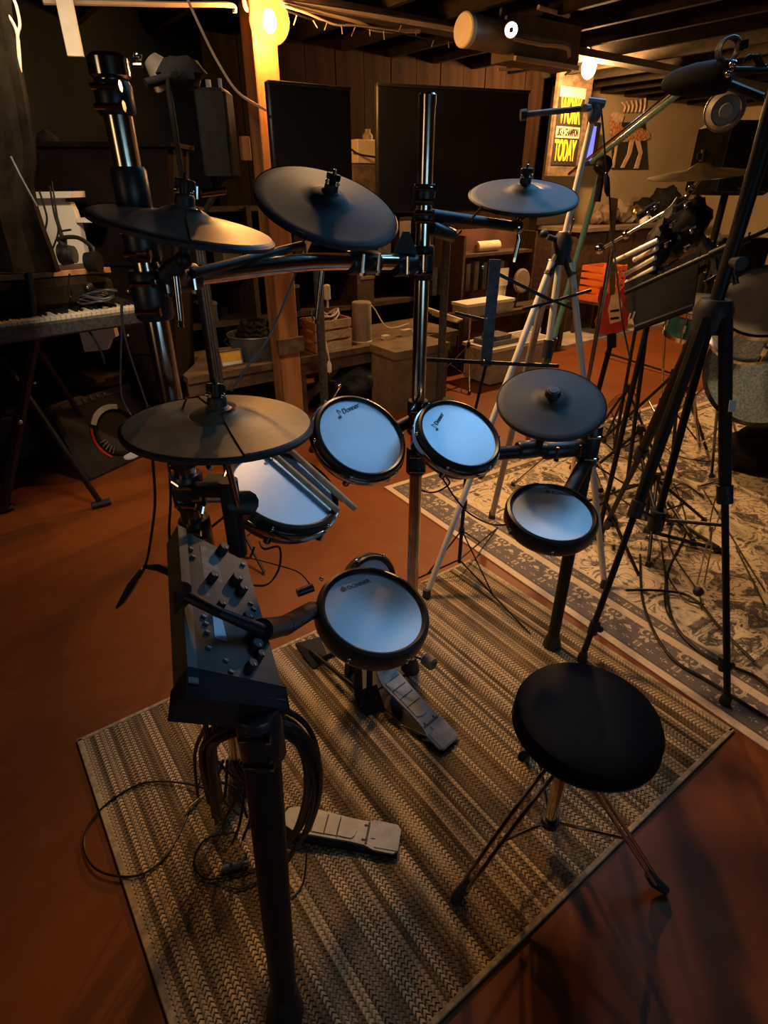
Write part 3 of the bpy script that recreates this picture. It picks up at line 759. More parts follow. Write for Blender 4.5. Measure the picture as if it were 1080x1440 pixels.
bd = (bt - atZ(560, 900, .2)); bd.z = 0; bd.normalize()
part('beater', t, 'felt', sweep([bt - bd * .024, bt - bd * .02, bt + bd * .016, bt + bd * .022], [.015, .022, .022, .014], 16), label='grey felt beater ball')
part('spring_rod', t, 'chrome', cab([atZ(552, 1010, .02), atZ(570, 1022, .02), atZ(600, 1036, .015)], .0025))
t, m, L, w, d, side = pedal('hi-hat controller pedal, pale metal board lying behind the front rack leg', atZ(562, 1181, .03), atZ(398, 1146, .055), .082, 0, 0, False)
part('controller_body', t, 'black', xf(bbox((L * .62, 0, -.022), (L * .75, w * 1.9, .03), .008), m))

# ------------------------------------------------------------------ kick pad tower
K = Vector((-.045, 1.60, 0)); kd = Vector((.55, -.75, .25)).normalized()
kt = thing('kick_pad', 'kick pad on a black tower behind the snare pad, only its top edge showing', 'drum pad', K)
kc = K + Z * .405; km = frame(kc, kd)
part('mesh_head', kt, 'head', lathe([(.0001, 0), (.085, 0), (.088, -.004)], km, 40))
part('rubber_rim', kt, 'rim', lathe([(.087, -.003), (.09, .006), (.102, .006), (.105, -.004), (.105, -.03), (.09, -.05), (.0001, -.05)], km, 40))
part('hoop', kt, 'bronze', lathe([(.106, -.004), (.11, -.006), (.11, -.02), (.106, -.022)], km, 40))
hd = Vector((kd.x, kd.y, 0)).normalized(); hs = Vector((-hd.y, hd.x, 0))
for s in (-1, 1):
    part('tower_leg', kt, 'satin', hexa([K + hs * (s * .05 - .012) + Z * .30 - hd * .05, K + hs * (s * .05 + .012) + Z * .30 - hd * .05, K + hs * (s * .05 + .012) + Z * .30 - hd * .02, K + hs * (s * .05 - .012) + Z * .30 - hd * .02], hs * s * .03 + Z * -.29))
    part('spur', kt, 'satin', cyl(K + hs * s * .06 - hd * .04 + Z * .12, K + hs * s * .16 - hd * .16 + Z * .012, .010))
part('base_plate', kt, 'satin', xf(bbox((0, 0, .012), (.20, .12, .012), .004), frame(K + hd * .04, Z, hs)))
part('tension_rod', kt, 'chrome', *[ball(km @ Vector((.108 * math.cos(a), .108 * math.sin(a), -.002)), .007, n=6) for a in (0, 1.05, 2.1, 3.14, 4.2, 5.25)])
# black shoes of the tower in view
F1 = atZ(505, 980, .03)
sh = thing('tower_support', 'black upright support with wedge foot under the snare pad', 'stand', (F1.x, F1.y, 0))
a = atZ(508, 925, .27); a2 = atZ(522, 1000, .0)
part('upright', sh, 'satin', sweep([Vector((F1.x, F1.y, .02)), Vector((F1.x - .005, F1.y + .03, .46))], .019, 4))
part('foot', sh, 'satin', hexa([atZ(502, 972, .06), atZ(530, 962, .06), atZ(542, 998, .012), atZ(515, 1006, .012)], Z * -.012 + Vector((0, 0, 0))), sweep([Vector((F1.x, F1.y, .012)), Vector((F1.x + .02, F1.y - .05, .012))], .014, 4))
part('wedge', sh, 'rubber', hexa([atZ(415, 905, .03), atZ(450, 895, .06), atZ(462, 925, .05), atZ(440, 940, .012)], Z * -.012))
part('brace', sh, 'satin', cyl(atZ(436, 915, .035), Vector((F1.x, F1.y, .06)), .008))

# ------------------------------------------------------------------ drum throne
SZ = .52; sc_ = atZ(829, 1000, SZ); SR = .171
th = thing('drum_throne', 'round black padded drum stool in the right foreground', 'stool', (sc_.x - .02, sc_.y, 0))
tm = frame(sc_, (.02, -.02, 1))
part('seat', th, 'vinyl', lathe([(.0001, .004), (SR * .5, .003), (SR * .85, 0), (SR * .96, -.008), (SR, -.022), (SR, -.05), (SR * .96, -.066), (SR * .9, -.072), (.0001, -.072)], tm, 64))
part('piping', th, 'rubber', sweep([tm @ Vector((SR * 1.0 * math.cos(2 * PI * k / 48), SR * math.sin(2 * PI * k / 48), -.052)) for k in range(48)], .003, 6, True))
B = Vector((sc_.x - .035, sc_.y - .005, 0))
part('seat_post', th, 'dchrome', cyl(sc_ - Z * .07 + Vector((-.02, 0, 0)), B + Z * .20, .011, n=14))
part('post_tube', th, 'dchrome', cyl(B + Z * .37, B + Z * .10, .0165, n=16))
part('collar', th, 'satin', cyl(B + Z * .34, B + Z * .385, .023, n=14)); part('collar', th, 'satin', cyl(B + Z * .09, B + Z * .115, .024, n=14)); part('height_knob', th, 'satin', ball(atZ(735, 1064, .42), .012, 1, .6, 1.5, 8), cyl(atZ(735, 1064, .42), B + Z * .42, .004, n=6))
fd = atZ(645, 1262, 0) - B; fd.z = 0
for k in range(3):
    r = Matrix.Rotation(2 * PI * k / 3 + (0.1 if k == 1 else 0), 3, 'Z') @ fd; sdv = Vector((-r.y, r.x, 0)).normalized()
    lg = part('leg', th, 'dchrome', *[sweep(crv([B + Z * .355 + r.normalized() * .02 + sdv * s * .012, B + r * .35 + Z * .27 + sdv * s * .012, B + r * .95 + Z * .035 + sdv * s * .010], 5), .0055, 8) for s in (-1, 1)])
    part('brace', th, 'chrome', cyl(B + Z * .10, B + r * .62 + Z * .15, .0045, n=8))
    part('rubber_foot', th, 'rubber', sweep([B + r * .88 + Z * .05, B + r * .95 + Z * .028, B + r * 1.06 + Z * .012], [.011, .016, .011], 10))

# ------------------------------------------------------------------ tripods and stands
def on(z, a, b):  # point of the segment at height z
    k = (z - a.z) / (b.z - a.z); return a.lerp(b, k)
H = Vector((1.03, 1.88, 1.24))
tr = thing('tall_tripod', 'tall thick-legged black tripod stand at right, nearest of the stands', 'tripod', (H.x, H.y, 0))
feet = [atZ(818, 930, 0), atZ(1018, 990, 0), atZ(843, 762, 0)]
for i, f in enumerate(feet):
    o = (Vector((f.x, f.y, H.z)) - H).normalized() * .05
    a = H + o; kk = .50 if i != 1 else .42
    mid = a.lerp(f, kk)
    part('upper_leg', tr, 'satin', sweep([a, mid], [.021, .019], 10))
    part('lower_leg', tr, 'satin', cyl(mid, f + Z * .04, .0115, n=10))
    part('leg_collar', tr, 'rubber', sweep([mid - (f - a).normalized() * .03, mid + (f - a).normalized() * .03], .025, 12))
    part('leg_collar', tr, 'rubber', sweep([a.lerp(f, .86), a.lerp(f, .90)], .019, 10), ball(a.lerp(f, .88) + Vector((.02, -.01, 0)), .013, n=6))
    part('rubber_foot', tr, 'rubber', sweep([f, f + Z * .03, f + Z * .05], [.02, .018, .013], 10))
    hb = H - Z * .75
    part('spreader', tr, 'satin', cyl(Vector((H.x, H.y, .50)), on(.62, a, f), .007, n=8))
part('hub', tr, 'rubber', sweep([H - Z * .05, H + Z * .02, H + Z * .05], [.05, .06, .045], 14))
part('lower_hub', tr, 'rubber', sweep([Vector((H.x, H.y, .46)), Vector((H.x, H.y, .54))], .03, 12))
part('center_column', tr, 'satin', cyl(Vector((H.x, H.y, .45)), Vector((H.x, H.y, 1.9)), .0135, n=14), label='black centre pole')
part('upper_tube', tr, 'satin', cyl(Vector((H.x, H.y, 1.27)), Vector((H.x + .03, H.y, 2.05)), .021, n=14))
part('clamp_knob', tr, 'rubber', sweep([H + Vector((.0, -.03, .16)), H + Vector((.0, -.08, .16))], [.012, .02], 10))
tg = part('price_tag', tr, 'wplastic', xf(bbox((0, 0, 0), (.022, .035, .002), .0008), frame(atY(1030, 571, 1.70), (0, -1, .3))), label='small white tag with printed digits')
text('181', frame(atY(1030, 571, 1.70) + Vector((-.009, -.002, -.006)), (0, -1, .3)), .014, 'print', tr, 'printed_digits')
# boom reaching left from the tall tripod
bb0, bb1 = atY(1080, 322, 1.9), atY(880, 412, 2.25)
bo = solo('mic_boom', 'black boom arm rising to the right edge across the stands', 'boom arm', 'satin', cyl(bb0 + (bb0 - bb1) * .2, bb0, .012), cyl(bb0, bb1, .009), cyl(bb0.lerp(bb1, .1), bb0.lerp(bb1, .35), .014))

# folding music stand
ms = thing('music_stand', 'thin black folding music stand standing on both rugs behind the floor tom pad', 'music stand', (.35, 2.22, 0))
mb = Vector((.35, 2.22, 0))
part('pole', ms, 'satin', cyl(mb + Z * .07, mb + Z * .72, .0085), cyl(mb + Z * .7, atY(683, 515, 2.22), .006))
part('collar', ms, 'satin', cyl(mb + Z * .36, mb + Z * .40, .015), cyl(mb + Z * .23, mb + Z * .26, .013))
for ex, ey in ((555, 828), (746, 892), (700, 742)):
    f = atZ(ex, ey, .006)
    part('leg', ms, 'satin', sweep([mb + Z * .085, f], .0042, 6)); mid = (mb + Z * .085).lerp(f, .5)
    part('stay', ms, 'satin', sweep([mb + Z * .245, mid], .0035, 6))
def fl(x0, y0, x1, y1, Y0, Y1, w, t=.006):
    a, b = atY(x0, y0, Y0), atY(x1, y1, Y1); d = (b - a).normalized(); fw = Vector((0, 1, 0)); s = d.cross(fw).normalized() * w / 2
    return hexa([a - s, b - s, b + s, a + s], fw * t)
part('desk_spine', ms, 'dgrey', fl(697, 365, 683, 515, 2.28, 2.22, .042))
part('desk_arm', ms, 'satin', fl(600, 506, 786, 515, 2.20, 2.24, .014))
part('desk_arm', ms, 'satin', fl(702, 386, 778, 424, 2.28, 2.3, .012))
part('desk_arm', ms, 'satin', fl(778, 424, 735, 435, 2.3, 2.31, .010)); part('desk_arm', ms, 'satin', fl(778, 424, 832, 408, 2.31, 2.32, .010))
part('desk_arm', ms, 'satin', fl(640, 440, 690, 452, 2.26, 2.25, .010))
part('rivet', ms, 'chrome', ball(atY(679, 376, 2.26), .006, n=6), ball(atY(684, 448, 2.22), .004, n=6), ball(atY(681, 507, 2.2), .004, n=6))

# white light stand
Hl = atY(790, 348, 2.46)
ls = thing('light_stand', 'tall light stand with pale tubular legs and black joints behind the ride cymbal pad', 'light stand', (Hl.x, Hl.y, 0))
for (ex, ey), mt, hx in (((600, 836), 'stand', 762), ((850, 822), 'stand', 810), ((692, 725), 'gstand', 780)):
    f = atZ(ex, ey, .02); a = Hl + (Vector((f.x, f.y, 0)) - Vector((Hl.x, Hl.y, 0))).normalized() * .05 - Z * .05
    part('leg', ls, mt, cyl(a - Z * .0, f, .0135 if mt == 'stand' else .016, n=14))
    part('leg_joint', ls, 'rubber', cyl(Hl, a + (f - a).normalized() * .05, .017, n=10))
    part('rubber_foot', ls, 'rubber', sweep([f - Z * .02, f + Z * .03], [.02, .017], 10))
    part('stay', ls, 'satin', fl(*(0, 0, 1, 1), 1, 1, .01) if False else cyl(atY(774, 421, 2.42), a.lerp(f, .13), .005, n=6))
part('center_column', ls, 'stand', cyl(Hl - Z * .05, atY(772, 478, 2.44), .014, n=14))
part('column_end', ls, 'rubber', cyl(atY(772, 478, 2.44), atY(768, 503, 2.43), .02, n=12))
cp = atY(832, 172, 2.5)
part('upper_column', ls, 'stand', cyl(Hl, cp, .0115, n=14), label='pale upper tube lit greenish white')
part('hub', ls, 'rubber', sweep([Hl - Z * .06, Hl + Z * .02, Hl + Z * .055], [.035, .04, .022], 12))
part('knob', ls, 'rubber', cyl(Hl + Z * .02, atY(770, 333, 2.44), .010), ball(atY(765, 329, 2.43), .016, n=8))
part('knob', ls, 'bronze', cyl(atY(801, 330, 2.44), atY(807, 308, 2.43), .004, n=6))
tb = thing('mic_boom', 'short dark bar with grey clamp atop the pale light stand, crossing the poster', 'boom arm', atY(835, 160, 2.5))
part('bar', tb, 'dgrey', cyl(atY(738, 161, 2.5), atY(826, 152, 2.5), .010, n=12))
part('bar_end', tb, 'satin', cyl(atY(732, 162, 2.5), atY(740, 161, 2.5), .018, n=12))
part('clamp', tb, 'grey', ball(atY(836, 158, 2.47), .032, .8, .6, 1.1, 8), cyl(atY(826, 143, 2.47), atY(850, 146, 2.47), .014, n=8))
part('clamp_knob', tb, 'grey', cyl(atY(828, 152, 2.45), atY(822, 152, 2.4), .012, n=8))

# teal pole with its boom
te = thing('teal_stand', 'slim teal metal pole and boom leaning behind the pale light stand', 'stand', atZ(742, 606, 0))
tp = atY(848, 232, 3.75); tf = atZ(742, 606, 0)
part('pole', te, 'teal', cyl(tp, tf, .017, n=12))
part('grip', te, 'rubber', cyl(tp.lerp(tf, .58), tp.lerp(tf, .68), .024, n=12))
part('clamp', te, 'satin', ball(tp, .05, n=8), cyl(tp, tp - Z * .18, .02, n=8))
part('boom', te, 'teal', cyl(atY(832, 228, 3.8), atY(985, 108, 3.1), .013, n=10))
part('boom', te, 'dchrome', cyl(atY(800, 245, 3.8), atY(975, 105, 3.1), .008, n=8))

# ------------------------------------------------------------------ cables near the kit
def cable(label, pts, r=.004, group=None, material='cable', name='audio_cable', closed=False):
    return solo(name, label, 'cable', material, cab(pts, r, 7, 6, closed), group=group)
G1 = 'thick black cables looped round the rack leg'
for i in range(8):
    o = Vector((random.uniform(-.014, .014), random.uniform(-.02, .02), random.uniform(-.014, .014)))
    j = random.uniform(-8, 8)
    cable('thick black cable in the arching bundle under the sound module', [atY(308 + j, 1110 + i * 6, .80) + o, atY(298 + j, 1050, .74) + o, atY(325, 1022 + j * .6, .68) + o, atY(385, 1010 + j * .4, .66) + o, atY(432 + j * .4, 1040, .68) + o, atY(446 + j, 1100, .72) + o, atY(430 + j, 1160, .78) + o, atY(400 + j, 1205 + j, .80) + o], .0052, G1)
G2 = 'cables hanging at the left end of the module'
for i, (x0, x1, x2, ye) in enumerate(((270, 286, 296, 1100), (278, 292, 278, 1120), (286, 300, 300, 1085), (292, 288, 305, 1090), (298, 306, 302, 1100))):
    cable('thin black cable hanging from the underside of the sound module', [atY(x0, 968 + i * 5, .60), atY(x1, 1010, .66), atY(x2 - 4, 1060, .74), atY(x2, ye, .80)], .0035, G2)
cable('wide thin cable loop over the left edge of the striped rug', [atZ(318, 1120, .05), atZ(262, 1102, .02), atZ(200, 1102, .014), atZ(145, 1135, .012), atZ(118, 1180, .008), atZ(135, 1222, .012), atZ(190, 1232, .014), atZ(232, 1205, .014), atZ(262, 1150, .014), atZ(282, 1095, .05), atY(290, 1000, .64)], .003)
cable('small cable loop on the striped rug left of the front rack leg', [atZ(335, 1170, .03), atZ(290, 1180, .014), atZ(273, 1210, .014), atZ(290, 1236, .014), atZ(340, 1228, .014), atZ(375, 1215, .014)], .0028)
cable('low flat cable loop beside the small one on the striped rug', [atZ(300, 1238, .014), atZ(335, 1250, .014), atZ(372, 1238, .014), atZ(400, 1262, .014), atZ(425, 1245, .014), atZ(432, 1190, .05)], .0025)
G3 = 'plug tangle at the lower left rack foot'
for i in range(7):
    a = 2 * PI * i / 7; c0 = atZ(335, 1165, .06)
    cable('short tangled cable at the foot of the left chrome post', [c0 + Vector((math.cos(a) * .03, math.sin(a) * .04, .0)), c0 + Vector((math.cos(a + .8) * .05, math.sin(a + .8) * .05, .10)), c0 + Vector((math.cos(a + 2) * .04, math.sin(a + 2) * .04, .2)), c0 + Vector((.01 * i - .03, .02, .26))], .004, G3)
solo('jack_plug', 'grey jack plug lying left of the front rack leg', 'plug', 'grey', cyl(atZ(313, 1222, .02), atZ(338, 1215, .02), .009), cyl(atZ(338, 1215, .02), atZ(350, 1212, .02), .005))
# left: cables running from the cymbals
cable('thin cable hanging from the left cymbals down to the red floor', [atY(214, 640, 1.0), atY(218, 700, 1.0), atY(214, 745, 1.0), atY(206, 790, 1.02), atY(196, 812, 1.02)], .003)
sp = thing('cable_end', 'frayed black cable end with plug hanging over the red floor left of the module', 'cable', atY(200, 805, 1.02))
part('split_lead', sp, 'cable', sweep([atY(200, 800, 1.02), atY(184, 825, 1.02), atY(172, 845, 1.02), atY(164, 855, 1.02)], [.004, .009, .007, .003], 8))
part('plug', sp, 'cable', sweep([atY(203, 797, 1.02), atY(222, 798, 1.0), atY(248, 808, .97)], [.004, .008, .009], 8))
cable('cord dangling behind the left edge of the module', [atY(238, 655, .95), atY(240, 700, .95), atY(238, 750, .95), atY(244, 790, .95)], .0028)
cable('black cord from the left clamp to the module top', [atY(262, 560, .95), atY(236, 640, .92), atY(246, 690, .9), atY(262, 745, .9)], .0022)
cable('cable looping below the left tom pad over the red floor', [atY(365, 762, 1.25), atY(372, 772, 1.2), atY(393, 770, 1.2), atY(392, 800, 1.2), atY(375, 822, 1.15), atY(350, 822, 1.1)], .003)
cable('short cable under the left tom pad ending in a small jack', [atY(358, 768, 1.2), atY(350, 785, 1.2), atY(334, 778, 1.15), atY(340, 770, 1.15)], .003)
cable('thin cable from the module to the snare jack', [atY(340, 782, 1.05), atY(380, 792, 1.15), atY(420, 805, 1.2), atY(438, 825, 1.2)], .0018)
cable('cable loop hanging beneath the small centre tom pad', [atY(596, 650, 1.62), atY(586, 668, 1.62), atY(592, 688, 1.62), atY(612, 692, 1.62), atY(632, 680, 1.62), atY(624, 668, 1.6)], .003)
cable('cable drooping from the small tom pad to the floor tom pad', [atY(622, 672, 1.6), atY(640, 700, 1.58), atY(660, 722, 1.55), atY(690, 737, 1.5), atY(712, 738, 1.45)], .003)
cable('thin pale cable slanting from the steeply tilted cymbal pad behind the cymbals', [atY(432, 335, 1.5), atY(410, 400, 1.3), atY(380, 470, 1.15), atY(345, 520, 1.05), atY(325, 550, 1.0)], .0022, material='grey', name='thin_cable')
G4 = 'pale cords hanging by the left chrome post'
for pts in ([(172, 425), (173, 455), (180, 490), (200, 550), (212, 585)], [(170, 425), (171, 470), (170, 500), (172, 560), (196, 600)]):
    cable('pale thin cord hanging down beside the left chrome post', [atY(x, y, 1.3) for x, y in pts], .0018, G4, 'grey', 'thin_cable')

# ------------------------------------------------------------------ low bench along the far wall
def rb(p):  # room coordinates of a world point
    return p.dot(U), p.dot(N)
ab = lambda x, y, b: rb(atB(x, y, b))[0]
be = thing('low_bench', 'long low wooden bench shelf along the far wall holding tub and crate', 'bench', RM(1.8, 4.15, 0))
HB = .47
a0, a1 = ab(264, 535, 3.85), ab(645, 468, 3.85)
part('bench_top', be, 'oldwood', rbox(a0, a1, 3.85, 4.5, HB - .045, HB))
part('front_board', be, 'oldwood', rbox(a0, a1, 3.87, 3.89, HB - .14, HB - .045))
for ax in (a0 + .1, ab(420, 500, 3.9), a1 - .15):
    for bbv in (3.92, 4.42): part('leg', be, 'oldwood', rbox(ax - .04, ax + .04, bbv - .04, bbv + .04, 0, HB - .045))
pA, pB = RM(ab(425, 540, 3.9), 3.96, .05), RM(ab(500, 490, 3.9), 3.96, HB - .05)
part('brace', be, 'oldwood', hexa([pA + Z * .04, pB + Z * .04, pB - Z * .04, pA - Z * .04], N * .03))
be2 = thing('back_shelf', 'dark wall shelf behind the low bench, stacked with dim boxes', 'shelf', RM(1.8, 4.8, 0))
part('board', be2, 'darkwood', rbox(1.3, 3.9, 4.62, 4.9, 1.0, 1.04)); part('board', be2, 'darkwood', rbox(1.3, 3.9, 4.62, 4.9, .60, .64)); part('board', be2, 'darkwood', rbox(1.3, 3.9, 4.62, 4.9, 1.42, 1.45))
for ax in (1.32, 2.1, 3.1, 3.88): part('side_panel', be2, 'darkwood', rbox(ax - .02, ax + .02, 4.6, 4.91, 0, 1.45))
cn = {}; cols = ['darkwood', 'dgrey', 'card', 'oldwood', 'matte', 'taupe', 'grey']
for i in range(10):
    ax = 1.38 + i * .245; zz = (1.04, .64, 1.04)[i % 3]; hgt = random.uniform(.12, .28); wd = random.uniform(.12, .21)
    nm = ('black', 'brown', 'grey', 'dim', 'narrow', 'squat')[i % 6]
    lv = ('upper', 'lower')[zz < 1]; ORD = ('first', 'second', 'third', 'fourth', 'fifth', 'sixth', 'seventh', 'eighth', 'ninth', 'tenth')
    cn[lv] = cn.get(lv, 0) + 1
    t = thing('storage_box', 'dim storage box, %s from the left on the %s board of the dark wall shelf' % (ORD[cn[lv] - 1], lv), 'box', RM(ax, 4.7, zz), 'dim storage boxes on the dark shelf')
    part('box_body', t, cols[i % 7], rbox(ax, ax + wd, 4.64, 4.84, zz, zz + hgt)); part('lid', t, cols[(i + 2) % 7], rbox(ax - .006, ax + wd + .006, 4.634, 4.846, zz + hgt, zz + hgt + .022))
# the row of pale file spines
for i in range(9):
    x = 612 + i * 11.5
    p = atB(x, 398, 4.55); a, b = rb(p)
    solo('binder', 'grey binder spine, %s from the left in the dim row behind the centre chrome post' % ORD[i], 'binder', 'taupe' if i % 3 else 'grey', rbox(a - .03, a + .026, 4.55, 4.8, .64, .64 + .26 + .02 * (i % 2)), rbox(a - .015, a + .01, 4.545, 4.552, .74, .82), group='dim binders on the shelf')
# wooden crate
def crate(x0, x1, yb, b, d, h):
    aL, aR = ab(x0, yb, b), ab(x1, yb, b); t = thing('wooden_crate', 'slatted wooden crate full of cables on the low bench', 'crate', RM((aL + aR) / 2, b + d / 2, HB))
    for k in range(3):
        z0 = HB + .012 + k * (h / 3)
        part('slat', t, 'crate', rbox(aL, aR, b, b + .012, z0, z0 + h / 3 - .018)); part('slat', t, 'crate', rbox(aL, aR, b + d - .012, b + d, z0, z0 + h / 3 - .018))
        part('slat', t, 'crate_lit', rbox(aL - .012, aL, b + .01, b + d, z0, z0 + h / 3 - .018), label='orange-lit end slat'); part('slat', t, 'crate_lit', rbox(aR, aR + .012, b + .01, b + d, z0, z0 + h / 3 - .018))
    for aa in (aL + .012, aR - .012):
        for bb_ in (b + .024, b + d - .024): part('corner_post', t, 'crate_lit', rbox(aa - .012, aa + .012, bb_ - .012, bb_ + .012, HB, HB + h))
    part('bottom', t, 'crate', rbox(aL, aR, b, b + d, HB, HB + .012)); return aL, aR
cL, cR = crate(444, 494, 470, 3.88, .22, .235)
cw = RM((cL + cR) / 2, 3.99, HB + .22)
for i in range(9):
    a = random.uniform(0, 6); rr = random.uniform(.05, .11)
    pts = [cw + U * (math.cos(a + k) * rr * 1.2) + N * (math.sin(a + k) * rr * .8) + Z * (random.uniform(-.04, .07)) for k in range(6)]
    cable(('dark' if i % 2 else 'pale') + ' cable coiled in the wooden crate', pts, .007, ('dark' if i % 2 else 'pale') + ' cables in the crate', 'cable' if i % 2 else 'wplastic', 'coiled_cable')
pw = atB(460, 415, 3.93)
t = thing('power_adapter', 'white power adapter standing up out of the wooden crate', 'adapter', pw - Z * .08)
part('adapter_body', t, 'wplastic', xf(bbox((0, 0, .02), (.045, .04, .11), .008), frame(pw, Z, U))); part('cable_relief', t, 'wplastic', cyl(pw - Z * .09, pw - Z * .03, .008, n=8))
cable('white cord hanging from the crate to a plug in front of the bench', [atB(452, 430, 3.86), atB(448, 455, 3.84), atB(456, 475, 3.82), atB(461, 495, 3.8), atB(463, 508, 3.8)], .006, None, 'wplastic', 'white_cable')
pl = atB(463, 516, 3.8)
t = thing('white_plug', 'small white plug at the end of the cord below the crate', 'plug', pl - Z * .04)
part('plug_body', t, 'wplastic', sweep([pl + Z * .045, pl + Z * .02, pl - Z * .04], [.008, .018, .016], 10)); part('pin', t, 'chrome', cyl(pl - Z * .04, pl - Z * .055, .005, n=6))
# tub with dark bundle
tc = atB(362, 470, 4.0); aT = rb(tc)[0]; tcc = RM(aT, 4.08, HB)
t = thing('metal_tub', 'round grey tub holding a dark bundle on the low bench', 'tub', tcc)
part('tub_wall', t, 'tub', lathe([(.0001, .004), (.15, .004), (.15, 0), (.155, 0), (.185, .165), (.192, .17), (.187, .178), (.178, .172), (.148, .01), (.0001, .01)], Matrix.Translation(tcc), 36))
part('handle', t, 'chrome', cab([tcc + Vector((-.18, -.02, .15)), tcc + Vector((-.215, -.02, .12)), tcc + Vector((-.18, -.02, .09))], .005))
t = thing('dark_bundle', 'dark coiled bundle of hose heaped in the grey tub', 'hose', tcc + Z * .05)
for k in range(5):
    cc = tcc + Z * (.10 + k * .035); part('coil', t, 'matte', sweep([cc + Vector((math.cos(2 * PI * i / 24) * (.12 - .012 * k) + .01 * math.sin(k * 2), math.sin(2 * PI * i / 24) * (.12 - .012 * k), .012 * math.sin(4 * i + k))) for i in range(24)], .024, 8, True))
# framed yellow picture
fc = atB(323, 488, 3.95); af = rb(fc)[0]
t = thing('picture_frame', 'small standing frame with yellow card on the low bench', 'picture frame', RM(af, 3.95, HB))
fm = frame(RM(af, 3.95, HB + .055), (N * -1 + Z * .25), U)
part('frame_border', t, 'grey', xf(bbox((0, .055, 0), (.17, .012, .015), .003), fm), xf(bbox((0, -.05, 0), (.17, .012, .015), .003), fm), xf(bbox((-.08, 0, 0), (.012, .11, .015), .003), fm), xf(bbox((.08, 0, 0), (.012, .11, .015), .003), fm))
part('card', t, 'yellow', xf(box((0, .014, -.002), (.15, .07, .003)), fm)); part('card_margin', t, 'wplastic', xf(box((0, -.034, -.002), (.15, .024, .003)), fm))
part('easel_leg', t, 'dgrey', hexa([RM(af - .02, 3.98, HB + .08), RM(af + .02, 3.98, HB + .08), RM(af + .02, 4.03, HB), RM(af - .02, 4.03, HB)], N * .004))
# cylinder and small things on the bench
cc = atB(509, 470, 4.02); ac = rb(cc)[0]
t = thing('grey_cylinder', 'tall taupe cylinder canister on the low bench right of the crate', 'canister', RM(ac, 4.02, HB))
mc = Matrix.Translation(RM(ac, 4.02, HB))
part('canister_body', t, 'taupe', lathe([(.0001, .002), (.078, .002), (.082, .01), (.078, .30), (.0001, .30)], mc, 28)); part('canister_lid', t, 'taupe', lathe([(.0001, .312), (.074, .31), (.0785, .30)], mc, 28)); part('foot_ring', t, 'wplastic', lathe([(.083, .0), (.085, .008), (.08, .012)], mc, 28))
for i, (x, y, col, s) in enumerate(((544, 460, 'wplastic', .03), (573, 452, 'paper', .05), (590, 446, 'orange', .03))):
    p = atB(x, y, 3.95); a = rb(p)[0]
    solo('bench_trinket', ('small white plug lying on the bench edge', 'crumpled cream paper on the bench beside the chrome post', 'little orange cap at the right end of the bench')[i], ('plug', 'paper', 'cap')[i], col, rbox(a - s, a + s, 3.94, 3.99, HB, HB + s), ball(RM(a + s, 3.96, HB + s * .5), s * .5, n=6))
cable('white cord loop standing on the bench', [atB(520, 462, 3.95), atB(510, 440, 4.0), atB(514, 428, 4.05), atB(525, 432, 4.1), atB(545, 460, 3.95), atB(575, 455, 3.95)], .005, None, 'wplastic', 'white_cable')
# sticks on the bench end
for i in range(4):
    p0, p1 = atB(598 + i * 3, 432 + i * 3, 3.98), atB(648 - i * 2, 449 + i, 3.78)
    solo('wood_batten', 'thin pale wooden batten jutting off the right bench end', 'batten', 'crate', hexa([p0 + U * .0, p0 + U * .025, p1 + U * .025, p1], Z * -.014), group='battens on the bench end')
# carton under the bench
aL, aR = ab(556, 545, 3.5), ab(628, 535, 3.5)
t = thing('plywood_box', 'brown plywood box standing on the red floor under the bench end', 'box', RM((aL + aR) / 2, 3.66, 0))
part('box_body', t, 'card', rbox(aL, aR, 3.5, 3.82, 0, .43)); part('lid', t, 'card', rbox(aL - .01, aR + .01, 3.49, 3.83, .43, .49))
pb = atB(505, 545, 3.9); ab_ = rb(pb)[0]
def lump(c, s, seed, n=14):
    rnd = random.Random(seed); v, f = ball(c, 1, *s, n=n)
    return [c + (p - c) * (1 + .16 * math.sin(7 * (p.x - c.x) / s[0] + seed) * math.cos(5 * (p.z - c.z) / s[2] + seed * 2) + rnd.uniform(-.05, .05)) for p in v], f
solo('cloth_bag', 'dark blue bag slumped on the floor under the low bench', 'bag', 'bag', lump(RM(ab_, 4.05, .17), (.27, .2, .17), 3))
# small chrome clamp on the black box at the bench foot
cb = atB(468, 545, 3.6)
t = thing('camera_clamp', 'black clamp with silver hinge on the floor below the crate', 'clamp', Vector((cb.x, cb.y, 0)))
part('clamp_base', t, 'matte', lump(Vector((cb.x, cb.y, .07)), (.12, .1, .07), 5, 8)); part('clamp_post', t, 'matte', cyl(Vector((cb.x, cb.y, .05)), cb + Z * .05, .022)); part('hinge', t, 'chrome', cyl(atB(476, 546, 3.55), atB(466, 562, 3.5), .012), ball(atB(477, 543, 3.55), .018, n=6))

